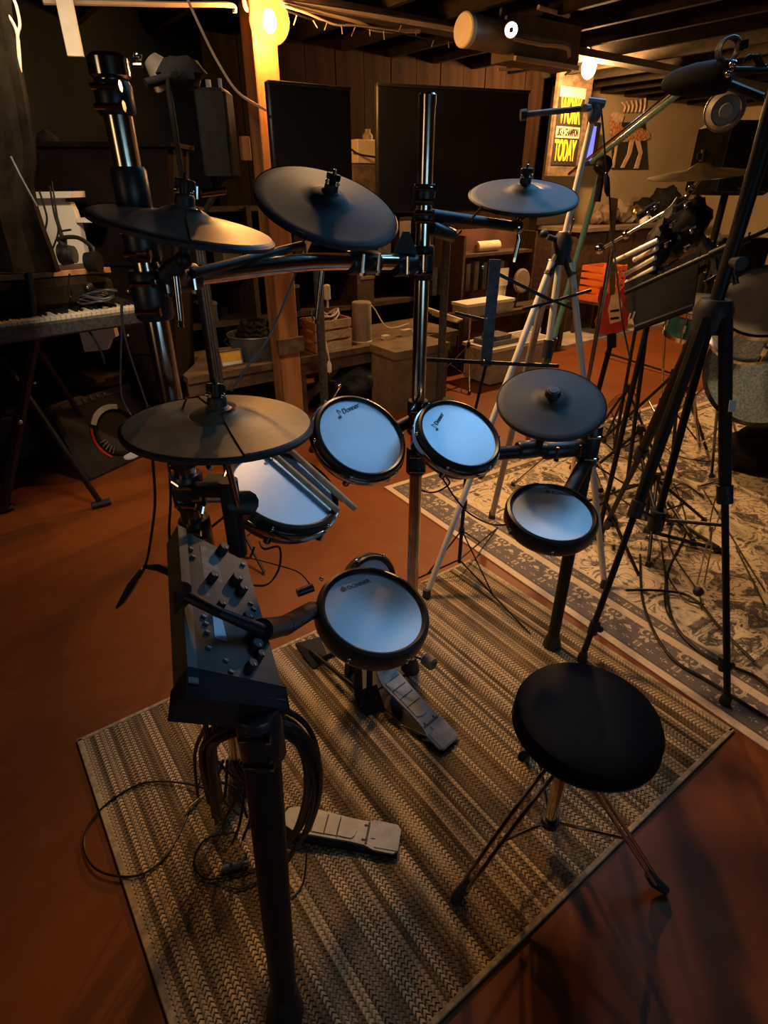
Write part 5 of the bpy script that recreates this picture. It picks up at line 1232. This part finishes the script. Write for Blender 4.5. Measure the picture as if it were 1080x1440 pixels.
part('boom_tube', t, 'chrome', cyl(e1_, e2_, .008)); part('boom_clamp', t, 'chrome', ball(atY(958, 284, 2.78), .02, n=6), ball(atY(880, 330, 2.9), .02, n=6), ball(atY(843, 350, 2.93), .024, n=6))
ft = atZ(862, 560, 0); jn = atY(862, 345, ft.y * .8 + .6); part('upright_tube', t, 'dchrome', cyl(atY(862, 341, 2.93), Vector((atY(862, 341, 2.93).x, 2.93, .05)), .011)); up0 = Vector((atY(862, 341, 2.93).x, 2.93, 0))
for k in range(3):
    a = .4 + 2 * PI * k / 3; f = up0 + Vector((math.cos(a), math.sin(a), 0)) * .34; part('leg', t, 'dchrome', cyl(up0 + Z * .45, f + Z * .01, .008, n=8)); part('rubber_foot', t, 'rubber', sweep([f, f + Z * .03], [.016, .012], 8))
# rack of chrome percussion in the middle of the stands
G7 = 'pale tubes clipped across the black desk panel'
for i, (x0, y0, x1, y1) in enumerate(((866, 366, 925, 338), (880, 385, 922, 362), (882, 397, 920, 377), (893, 365, 924, 349))):
    solo('clip_tube', ('topmost long', 'longest lower', 'lowest of the', 'short upper')[i] + ' pale metal tube clipped left of the black desk panel', 'tube', 'stand', cyl(atY(x0, y0, 2.6), atY(x1, y1, 2.5), .009, n=10), ball(atY(x0, y0, 2.6), .011, n=6), group=G7)
t = thing('desk_stand', 'black desk panel tilted among the stands below the bronze cymbal', 'music stand', atY(930, 470, 2.5))
pa = [atY(878, 398, 2.55), atY(985, 352, 2.45), atY(975, 432, 2.35), atY(893, 462, 2.42)]
nn_ = (pa[1] - pa[0]).cross(pa[3] - pa[0]).normalized(); 
part('desk_panel', t, 'matte', hexa(pa, nn_ * .02)); part('desk_lip', t, 'satin', cyl(pa[3], pa[2], .014, n=8)); pb_ = (pa[0] + pa[2]) / 2
part('pole', t, 'satin', cyl(pb_ + Vector((0, .03, 0)), Vector((pb_.x - .02, pb_.y + .03, .03)), .012)); part('lip_tick', t, 'stand', cyl(atY(887, 440, 2.38), atY(884, 450, 2.38), .003), cyl(atY(893, 438, 2.38), atY(890, 448, 2.38), .003))
for k in range(3):
    a = .9 + 2 * PI * k / 3; b_ = Vector((pb_.x - .02, pb_.y + .03, 0)); part('leg', t, 'satin', cyl(b_ + Z * .25, b_ + Vector((math.cos(a), math.sin(a), 0)) * .3 + Z * .01, .008, n=8))
CL_ = ['topmost, under the bronze cymbal', 'on the slanting chrome boom', 'left beside the mic clips', 'in front of the crumpled bag', 'just above the black desk panel', 'right of the bag, second from top', 'on the black desk panel, leftmost', 'at the top right corner of the desk panel', 'rightmost and lowest', 'upper left, farthest left', 'upper left, next to the farthest left']
for i, (x, y) in enumerate(((957, 290), (937, 318), (930, 345), (957, 350), (947, 372), (965, 325), (932, 400), (985, 380), (1000, 395), (905, 300), (915, 292))):
    p = atY(x, y, 2.55); t = thing('chrome_clamp', 'small chrome clamp in the stand cluster, ' + CL_[i], 'clamp', p, 'chrome clamps in the stand cluster')
    part('clamp_body', t, 'satin', cyl(p - Vector((.02, 0, .012)), p + Vector((.02, 0, .012)), .014, n=8)); part('wing_screw', t, 'chrome', ball(p + Vector((.012, -.016, .0)), .009, n=6), cyl(p, p + Vector((.02, -.03, .02)), .004, n=6))
for i in range(5):
    x0 = 985 + i * 7; p0, p1 = atY(x0, 330 + i * 6, 2.7), atY(x0 + 22, 392 + i * 2, 2.65)
    solo('rubber_strap', 'dark ribbed strap in the stand cluster, ' + ('leftmost', 'second from left', 'middle', 'second from right', 'rightmost')[i] + ' of five', 'strap', 'dgrey', sweep([p0, p0.lerp(p1, .5) + Vector((.015, 0, .01)), p1], .013, 6), group='dark straps in the stand cluster')
t = thing('black_bag', 'shiny crumpled black bag hanging among the stands', 'bag', atY(960, 350, 2.75)); part('bag_body', t, 'satin', lump(atY(962, 318, 2.75), (.10, .08, .11), 21, 12)); part('bag_handle', t, 'satin', cab([atY(945, 300, 2.72), atY(955, 284, 2.72), atY(975, 292, 2.72)], .006))
cb2 = atY(925, 345, 2.6)
solo('mic_bundle', 'dark bundle of mic clips left of the crumpled bag', 'mic clip', 'satin', lump(cb2, (.05, .05, .10), 31, 8), lump(atY(948, 345, 2.6), (.05, .05, .05), 33, 8))

# PA speakers at right
def speaker(name, label, x0, x1, y0, y1, Y, d, mt='matte', pole=None, lean=0):
    a, b = atY(x0, (y0 + y1) / 2, Y), atY(x1, (y0 + y1) / 2, Y); zt_, zb_ = atY((x0 + x1) / 2, y0, Y).z, atY((x0 + x1) / 2, y1, Y).z
    c = Vector(((a.x + b.x) / 2, Y + d / 2, (zt_ + zb_) / 2)); t = thing(name, label, 'speaker', Vector((c.x, c.y, zb_)))
    w = b.x - a.x; h = zt_ - zb_; m = frame(c, Z, (1, lean, 0))
    part('cabinet', t, mt, xf(bbox((0, 0, 0), (w, d, h), .02), m)); part('grille', t, 'dgrey' if mt == 'frame' else 'satin', xf(bbox((0, -d / 2 - .004, 0), (w * .88, .012, h * .9), .004), m)); part('badge', t, 'grey', xf(box((0, -d / 2 - .012, -h * .4), (w * .2, .003, .01)), m))
    if pole:
        part('pole', t, 'satin', cyl(c - Z * h / 2, Vector((c.x, c.y, .05)), .019))
        for k in range(3):
            an = .3 + 2 * PI * k / 3; part('leg', t, 'satin', cyl(Vector((c.x, c.y, .6)), Vector((c.x + math.cos(an) * .4, c.y + math.sin(an) * .4, .01)), .01, n=8))
    return t
speaker('pole_speaker', 'black loudspeaker on a pole at the right edge above the drum set', 1012, 1100, 168, 275, 3.4, .32, pole=True)
speaker('guitar_amplifier', 'black amplifier cabinet below the pole speaker', 1000, 1072, 335, 450, 3.9, .3)
# lamp reflector disc and black fixture
rc = atY(1019, 155, 2.6)
t = thing('clamp_lamp', 'round dull silver lamp reflector at the right below the black boom lamp', 'lamp', rc); rm_ = frame(rc, (-.25, -1, -.15))
part('reflector', t, 'duct', lathe([(.0001, .03), (.022, .03), (.026, .02), (.045, .018), (.05, .026), (.066, .0), (.07, .003), (.066, -.03), (.02, -.06), (.0001, -.06)], rm_, 36)); part('bracket', t, 'satin', cyl(rc - Vector((0, -.05, 0)), atY(1040, 138, 2.7), .006))
bp_ = atY(985, 112, 2.3)
t = thing('boom_lamp', 'black elongated stage lamp with silver ends at upper right', 'lamp', bp_); lm_ = frame(bp_, (atY(1030, 85, 2.25) - atY(950, 95, 2.35)).normalized())
part('lamp_body', t, 'matte', lathe([(.0001, -.12), (.02, -.11), (.035, -.08), (.046, -.02), (.048, .04), (.043, .08), (.03, .095), (.0001, .095)], lm_, 24))
part('mount_bar', t, 'satin', cyl(atY(1022, 118, 2.25), atY(1072, 138, 2.2), .014, n=10), cyl(atY(1030, 98, 2.2), atY(1085, 98, 2.2), .008, n=8)); part('silver_knob', t, 'chrome', cyl(atY(1043, 58, 2.2), atY(1040, 72, 2.2), .011, n=10), cyl(atY(1048, 56, 2.2), atY(1046, 70, 2.2), .010, n=10), ball(atY(1031, 90, 2.2), .012, n=8), ball(atY(1024, 104, 2.2), .010, n=8)); part('shock_mount', t, 'dgrey', *[sweep([atY(1028, 68, 2.22) + Vector((math.cos(2 * PI * k / 16) * .03, .01 * j, math.sin(2 * PI * k / 16) * .03)) for k in range(16)], .0035, 6, True) for j in range(4)])
part('drop_wire', t, 'cable', *[cab([atY(1045 + 8 * k, 88 - 3 * k, 2.2), atY(1055 + 6 * k, 78, 2.2), atY(1066 + 4 * k, 92, 2.2), atY(1078, 100 - 4 * k, 2.2)], .004) for k in range(3)])
cable('thin cord hanging past the poster side of the stands', [atY(845, 150, 2.6), atY(848, 180, 2.6), atY(852, 230, 2.6), atY(856, 262, 2.6), atY(860, 320, 2.6), atY(868, 390, 2.5), atY(875, 450, 2.4), atY(885, 500, 2.3)], .0035, None, 'cable', 'dangling_cable')
solo('inline_switch', 'small dark inline switch on the cord by the teal pole', 'switch', 'satin', sweep([atY(852, 243, 2.59), atY(853, 252, 2.59), atY(854, 268, 2.59), atY(855, 276, 2.59)], [.005, .012, .012, .005], 8))

# ------------------------------------------------------------------ left side: two-tier keyboard stand and what it carries
def slab(q, th_): return hexa(q, Z * -th_)
ks = thing('keyboard_stand', 'dark two-tier keyboard stand at the left edge', 'keyboard stand', atZ(80, 712, 0))
kF = [atZ(4, 716, 0), atZ(140, 706, 0)]
L0, L1 = atZ(4, 716, .02), atZ(142, 708, .02)
tA, tB = atY(20, 500, 2.8), atY(78, 440, 2.85)
part('leg', ks, 'satin', cyl(L0, atY(50, 462, 2.82), .030, n=8)); part('leg', ks, 'satin', cyl(L1, atY(0, 500, 2.9), .016, n=8)); part('leg', ks, 'satin', cyl(atZ(150, 640, .02), atY(40, 470, 3.1), .016, n=8)); part('leg', ks, 'satin', cyl(atZ(-30, 640, .02), atY(60, 470, 3.1), .02, n=8))
part('pivot_bolt', ks, 'chrome', ball(atY(28, 593, 2.74), .014, n=8), ball(atY(48, 538, 2.78), .010, n=8))
part('foot', ks, 'rubber', cyl(L0 - U * .05, L0 + U * .05, .02, n=8)); part('foot', ks, 'rubber', cyl(L1 - U * .05, L1 + U * .05, .02, n=8))
part('tier_arm', ks, 'satin', cyl(atY(50, 460, 2.85), atY(40, 385, 2.9), .018)); part('tier_arm', ks, 'satin', cyl(atY(150, 440, 3.15), atY(140, 378, 3.2), .018))
# lower keyboard
kz = atY(100, 447, 2.85).z
kb0, kb1 = atZ(-60, 466, kz), atZ(202, 432, kz)
kd_ = (kb1 - kb0).normalized(); kn = Vector((-kd_.y, kd_.x, 0)); Lk = (kb1 - kb0).length
kb = thing('lower_keyboard', 'dark keyboard with cream keys on the lower tier at left', 'keyboard', kb0.lerp(kb1, .5) - Z * .08)
kf = frame(kb0, Z, kd_)
part('case', kb, 'dgrey', xf(bbox((Lk / 2, .16, -.045), (Lk, .34, .07), .01), kf)); part('control_panel', kb, 'matte', xf(bbox((Lk / 2, .25, -.0), (Lk, .16, .03), .006), kf))
nk = int(Lk / .0236)
wk = part('white_key', kb, 'ivory', xf(bbox((.0118, .085, -.002), (.0218, .15, .02), .002), kf))
for i in range(1, nk):
    o = wk.copy(); COL.objects.link(o); o.location = kd_ * (.0236 * i)
bk = part('black_key', kb, 'matte', xf(bbox((.0236, .11, .012), (.013, .095, .016), .002), kf))
for i in range(1, nk):
    if i % 7 in (2, 6): continue
    o = bk.copy(); COL.objects.link(o); o.location = kd_ * (.0236 * i)
# upper keyboard (a tan-edged board)
uz = atY(80, 384, 2.95).z; ub0, ub1 = atZ(-80, 392, uz), atZ(154, 375, uz); ud = (ub1 - ub0).normalized(); uf = frame(ub0, Z, ud); Lu = (ub1 - ub0).length
sb = thing('upper_shelf', 'tan-edged shelf board on the upper tier at left', 'shelf board', ub0.lerp(ub1, .5) - Z * .03)
part('board', sb, 'darkwood', xf(bbox((Lu / 2, .16, -.0225), (Lu, .32, .03), .003), uf)); part('edge_strip', sb, 'pine', xf(bbox((Lu / 2, -.006, -.014), (Lu, .012, .026), .002), uf))
# headphones
hc = atY(115, 358, 3.08); 
t = thing('headphones', 'black headphones lying on the upper shelf at left', 'headphones', Vector((hc.x, hc.y, uz)))
part('ear_cup', t, 'satin', sweep([hc + Vector((-.10, 0, .0)), hc + Vector((-.05, 0, .0))], [.05, .042], 16)); part('ear_cup', t, 'satin', sweep([hc + Vector((.03, -.03, -.03)), hc + Vector((.09, -.03, -.03))], [.042, .05], 16)); part('headband', t, 'satin', sweep(crv([hc + Vector((-.08, 0, .04)), hc + Vector((-.09, .0, .07)), hc + Vector((0, .0, .075)), hc + Vector((.07, -.02, .03)), hc + Vector((.06, -.03, .0))], 6), .010, 8)); part('ear_pad', t, 'rubber', cyl(hc + Vector((-.05, 0, 0)), hc + Vector((-.035, 0, 0)), .04))
t = thing('wireless_antenna', 'thin black antenna rising from the upper shelf behind the headphones', 'antenna', atY(90, 345, 3.1)); part('rod', t, 'satin', sweep([atY(90, 345, 3.1), atY(80, 305, 3.1), atY(73, 255, 3.1)], [.012, .006, .003], 8)); part('antenna_base', t, 'satin', cyl(atY(90, 362, 3.1), atY(88, 335, 3.1), .02, n=10)); part('side_clip', t, 'satin', cyl(atY(86, 325, 3.1), atY(100, 323, 3.1), .005, n=6))
for i, (x, y, mt) in enumerate(((20, 376, 'matte'), (50, 374, 'matte'), (36, 374, 'rose'))):
    p = atY(x, y, 2.98); solo('small_gadget', ('flat black box', 'black rounded pouch', 'tiny pinkish tag')[i] + ' on the upper shelf at far left', ('box', 'pouch', 'tag')[i], mt, lump(Vector((p.x, p.y, uz + .02)), (.07 if i < 2 else .03, .06, .02), i + 41, 8))
# bag between tiers
bgp = atY(40, 425, 3.0)
t = thing('gig_bag', 'brown-black padded bag filling the gap between the two tiers at left', 'bag', Vector((bgp.x, bgp.y, kz + .02)))
part('bag_body', t, 'curtain', xf(bbox((.33, .21, .085), (.72, .22, .14), .05), frame(atZ(-40, 462, kz), Z, kd_))); part('zip_edge', t, 'satin', cab([atY(0, 452, 2.84), atY(40, 455, 2.85), atY(78, 448, 2.88), atY(95, 436, 2.95)], .006))
# cable pile and small mic on the keyboard
for i in range(7):
    c = atY(128, 424, 3.05) + Vector((random.uniform(-.03, .06), random.uniform(-.02, .03), .0 + .008 * i))
    cable('grey cable coiled on the lower keyboard', [c + Vector((math.cos(k * 1.05) * .08, math.sin(k * 1.05) * .035, .01 * math.sin(k * 3 + i))) for k in range(6)], .005, 'grey cables heaped on the lower keyboard', 'dgrey', 'coiled_cable', True)
t = thing('small_camera', 'small round black camera on the cable heap at left', 'camera', atY(125, 410, 3.05)); c = atY(125, 404, 3.05); part('camera_body', t, 'satin', ball(c, .024, n=10)); part('lens', t, 'chrome', ball(c + Vector((.003, -.022, .003)), .008, n=6))
G8 = 'dark cords running down from the left keyboards'
for i, pts in enumerate((((98, 385), (96, 405), (100, 418), (115, 414)), ((95, 438), (125, 465), (140, 490), (147, 512)), ((97, 440), (128, 470), (142, 495), (147, 505)), ((55, 268), (62, 290), (66, 310), (60, 335)), ((70, 262), (76, 300), (82, 325), (74, 350)))):
    cable(('dark cord from the upper shelf to the small round camera', 'dark cord hanging in an arc below the lower keyboard in front of the white panel', 'second dark cord hanging in an arc below the lower keyboard, just inside the first', 'short dark cord on the white stepped board, left of the antenna', 'dark cord beside the antenna on the white stepped board')[i], [atY(x, y, 2.95) for x, y in pts], .0045, G8)
# white stepped panel
Yw = 3.55
t = thing('white_stair_side', 'cream-painted stepped board leaning behind the keyboards at left', 'board', atY(120, 492, Yw))
def wpl(pts, Y, th_): 
    v = [atY(x, y, Y) for x, y in pts]; n_ = len(v); v2 = [p + Vector((0, th_, 0)) for p in v]
    return v + v2, [tuple(range(n_)), tuple(range(2 * n_ - 1, n_ - 1, -1))] + [(i, n_ + i, n_ + (i + 1) % n_, (i + 1) % n_) for i in range(n_)]
part('side_board', t, 'white', wpl([(42, 272), (86, 278), (86, 284), (98, 284), (104, 296), (112, 320), (122, 365), (134, 420), (145, 452), (157, 452), (163, 474), (155, 478), (150, 492), (119, 495), (108, 455), (90, 400), (60, 320)], Yw, .05))
part('tread', t, 'white', wpl([(40, 270), (100, 269), (101, 278), (42, 279)], Yw - .06, .16)); part('tread', t, 'white', wpl([(106, 307), (138, 308), (136, 313), (108, 313)], Yw - .02, .2)); part('rose_patch', t, 'rose', wpl([(147, 455), (158, 452), (160, 460), (150, 462)], Yw - .005, .004))
t = thing('dark_dresser', 'dim brown dresser standing against the wall behind the keyboards', 'dresser', atY(90, 500, 3.9))
part('dresser_body', t, 'dimwood', wpl([(-120, 205), (235, 205), (250, 560), (-60, 600)], 3.75, .4)); part('dresser_top', t, 'dimwood', wpl([(-125, 199), (240, 199), (240, 206), (-125, 206)], 3.72, .45))
for k in range(3): 
    d_ = part('drawer', t, 'dimwood', wpl([(125, 320 + k * 62), (220, 320 + k * 62), (226, 374 + k * 62), (138, 374 + k * 62)], 3.735, .02)); part('knob', d_, 'bronze', ball(atY(180, 348 + k * 62, 3.72), .012, n=6))
solo('dim_ornament', 'small dim ornament on top of the dark dresser', 'ornament', 'matte', lump(atY(66, 198, 3.85), (.06, .05, .05), 51, 8))
# brown cloth draped at far left edge
t = thing('hanging_cloth', 'heavy dark brown cloth hanging at the far left edge above the shelf', 'cloth', atY(20, 380, 2.5))
rows = []
for j in range(14):
    y = -20 + j * 31; xr = (8, 10, 14, 20, 27, 33, 38, 44, 46, 42, 48, 58, 70, 80)[j]
    rows.append([atY(-160 + (xr + 160) * i / 16, y, 2.45 + .05 * math.sin(i * 1.3 + j * .15)) for i in range(17)])
V_ = [p for r_ in rows for p in r_] + [p + Vector((0, .03, 0)) for r_ in rows for p in r_]; nn2 = 17 * 14
F_ = [(j * 17 + i, j * 17 + i + 1, (j + 1) * 17 + i + 1, (j + 1) * 17 + i) for j in range(13) for i in range(16)]
F_ += [tuple(nn2 + k for k in reversed(f)) for f in F_] + [(j * 17 + 16, nn2 + j * 17 + 16, nn2 + (j + 1) * 17 + 16, (j + 1) * 17 + 16) for j in range(13)]
part('cloth', t, 'curtain', (V_, F_), smooth=1.2)
# column speaker on a ribbed pole
t = thing('column_speaker', 'slim dark grey column speaker on a ribbed pole left of the pine post', 'speaker', Vector((atY(300, 255, 3.0).x, 3.05, 0)))
sa, sb_ = atY(297, 122, 3.0), atY(303, 252, 3.0); w_ = .135
sx = atY(301, 190, 3.0).x
part('cabinet', t, 'matte', xf(bbox((0, 0, 0), (w_, .16, sa.z - sb_.z), .015), frame(Vector((sx, 3.08, (sa.z + sb_.z) / 2)), Z)))
part('grille', t, 'matte', xf(bbox((0, -.083, 0), (w_ * .85, .01, (sa.z - sb_.z) * .94), .004), frame(Vector((sx, 3.08, (sa.z + sb_.z) / 2)), Z))); part('top_knob', t, 'grey', cyl(Vector((sx - .01, 3.05, sa.z)), Vector((sx - .01, 3.05, sa.z + .03)), .012, n=8), cyl(Vector((sx + .04, 3.05, sa.z)), Vector((sx + .04, 3.05, sa.z + .035)), .008, n=8))
px0 = atY(281, 360, 3.1); pbase = Vector((px0.x, 3.1, 0))
part('ribbed_pole', t, 'dgrey', *[xf(box((k * .013, 0, .72), (.009, .03, 1.44)), frame(pbase, Z)) for k in (-1.5, -.5, .5, 1.5)], xf(box((0, .008, .72), (.05, .022, 1.44)), frame(pbase, Z)))
part('pole_foot', t, 'dgrey', xf(bbox((0, 0, .01), (.4, .35, .02), .005), frame(pbase, Z))); part('speaker_bracket', t, 'satin', cyl(Vector((px0.x, 3.1, 1.42)), Vector((sx, 3.08, sb_.z)), .014))
solo('chrome_bar', 'bright blue-white chrome bar under the column speaker', 'handle', 'chrome', cyl(atY(283, 270, 1.35), atY(317, 266, 1.38), .0055, n=10), cyl(atY(283, 275, 1.35), atY(317, 271, 1.38), .0035, n=8), cyl(atY(277, 262, 1.36), atY(277, 280, 1.36), .004, n=8))
c = atY(345, 209, 4.3); solo('lit_block', 'small orange-lit wood block left of the pine post', 'block', 'pine', xf(bbox((0, 0, 0), (.055, .05, .13), .004), frame(c, Z, U)))
lsn = atY(223, 97, 3.2); solo('pale_lamp_shade', 'dim pale conical shade at the upper left behind the chrome post', 'lamp shade', 'duct', lathe([(.035, .045), (.075, -.05), (.07, -.05), (.03, .045)], frame(lsn, (-.5, 0, .6)), 20))
t = thing('boom_microphone', 'dark microphone boom head behind the top of the left chrome post', 'boom arm', atY(235, 115, 2.4)); part('bar', t, 'matte', cyl(atY(205, 118, 2.4), atY(268, 100, 2.5), .015)); part('head', t, 'matte', lump(atY(255, 104, 2.5), (.08, .06, .05), 61, 8), label='foam head'); part('small_cap', t, 'chrome', cyl(atY(188, 92, 2.3), atY(200, 92, 2.3), .008, n=8), ball(atY(194, 80, 2.3), .014, n=8)); part('pole', t, 'matte', cyl(atY(235, 110, 2.44), Vector((atY(235, 110, 2.44).x, 2.44, .03)), .010)); pb2 = Vector((atY(235, 110, 2.44).x, 2.44, 0))
for k in range(3):
    a = 1.2 + 2 * PI * k / 3; part('leg', t, 'satin', cyl(pb2 + Z * .22, pb2 + Vector((math.cos(a), math.sin(a), 0)) * .28 + Z * .01, .007, n=6))
# floor speaker with pale arcs
fs0, fs1 = atZ(150, 668, 0), atZ(240, 626, 0); fd_ = (fs1 - fs0).normalized(); fw_ = (fs1 - fs0).length; fn = Vector((fd_.y, -fd_.x, 0))
sm = frame((fs0 + fs1) / 2 + Z * .0, fn * .94 + Z * .34, fd_)
up_ = sm.to_3x3() @ Vector((0, 1, 0)); hS = .50
t = thing('floor_speaker', 'black floor speaker with pale arcs and red ring behind the hi-hat pad', 'speaker', (fs0 + fs1) / 2)
part('cabinet', t, 'frame', xf(bbox((-.07, hS / 2, -.16), (fw_ + .12, hS, .32), .02), sm))
sc0 = sm @ Vector((-.07, hS * .44, .002)); 
m2 = sm.copy(); m2.translation = sc0
part('woofer_cone', t, 'matte', lathe([(.0001, -.02), (.05, -.01), (.06, -.03), (.14, .004), (.15, .008), (.158, .0)], m2, 40))
part('red_ring', t, 'red', lathe([(.165, .004), (.18, .004), (.18, -.002)], m2, 24, 2.7, 4.0)); part('pale_arc', t, mat('pale_blue_gloss', (.55, .72, .75), .3), lathe([(.145, .012), (.178, .010), (.178, -.002)], m2, 24, 1.1, 2.55)); part('pale_arc', t, mat('pale_blue_gloss', (.55, .72, .75), .3), xf(ball((0, 0, 0), .07, 1, .42, .1, 10), m2 @ Matrix.Translation((.03, -.17, .0))))
for k in range(5): part('vent_bar', t, 'grey', xf(bbox((0, 0, 0), (.05, .006, .004), .001), m2 @ Matrix.Rotation(3.3 + k * .17, 4, 'Z') @ Matrix.Translation((.13, 0, .012))))
for k in range(4): part('knob', t, 'grey', xf(cyl((-.12 + k * .05, .245, 0), (-.12 + k * .05, .245, .012), .009, n=8), m2))
part('control_strip', t, 'dgrey', xf(bbox((0, .245, 0), (fw_, .04, .008), .002), m2))
solo('brown_coat', 'rumpled brown coat heaped on top of the floor speaker', 'coat', 'darkwood', lump((fs0 + fs1) / 2 + up_ * (hS + .02) - fn * .15 + Z * .03, (.24, .16, .07), 71, 12))
t = thing('road_case', 'long low dark case on the floor beyond the keyboard stand', 'case', atZ(70, 640, 0)); q0_, q1_ = atZ(-60, 668, 0), atZ(125, 628, 0); dq = (q1_ - q0_).normalized(); qm = frame(q0_, Z, dq)
Lq = (q1_ - q0_).length; part('case_body', t, 'frame', xf(bbox((Lq / 2, .14, .16), (Lq, .28, .30), .01), qm)); part('case_lid', t, 'frame', xf(bbox((Lq / 2, .14, .345), (Lq + .01, .29, .06), .01), qm)); part('trim_strip', t, 'taupe', xf(box((Lq / 2, -.006, .305), (Lq, .006, .012)), qm)); part('latch', t, 'grey', *[xf(bbox((Lq * k, -.01, .31), (.05, .015, .06), .004), qm) for k in (.25, .75)])
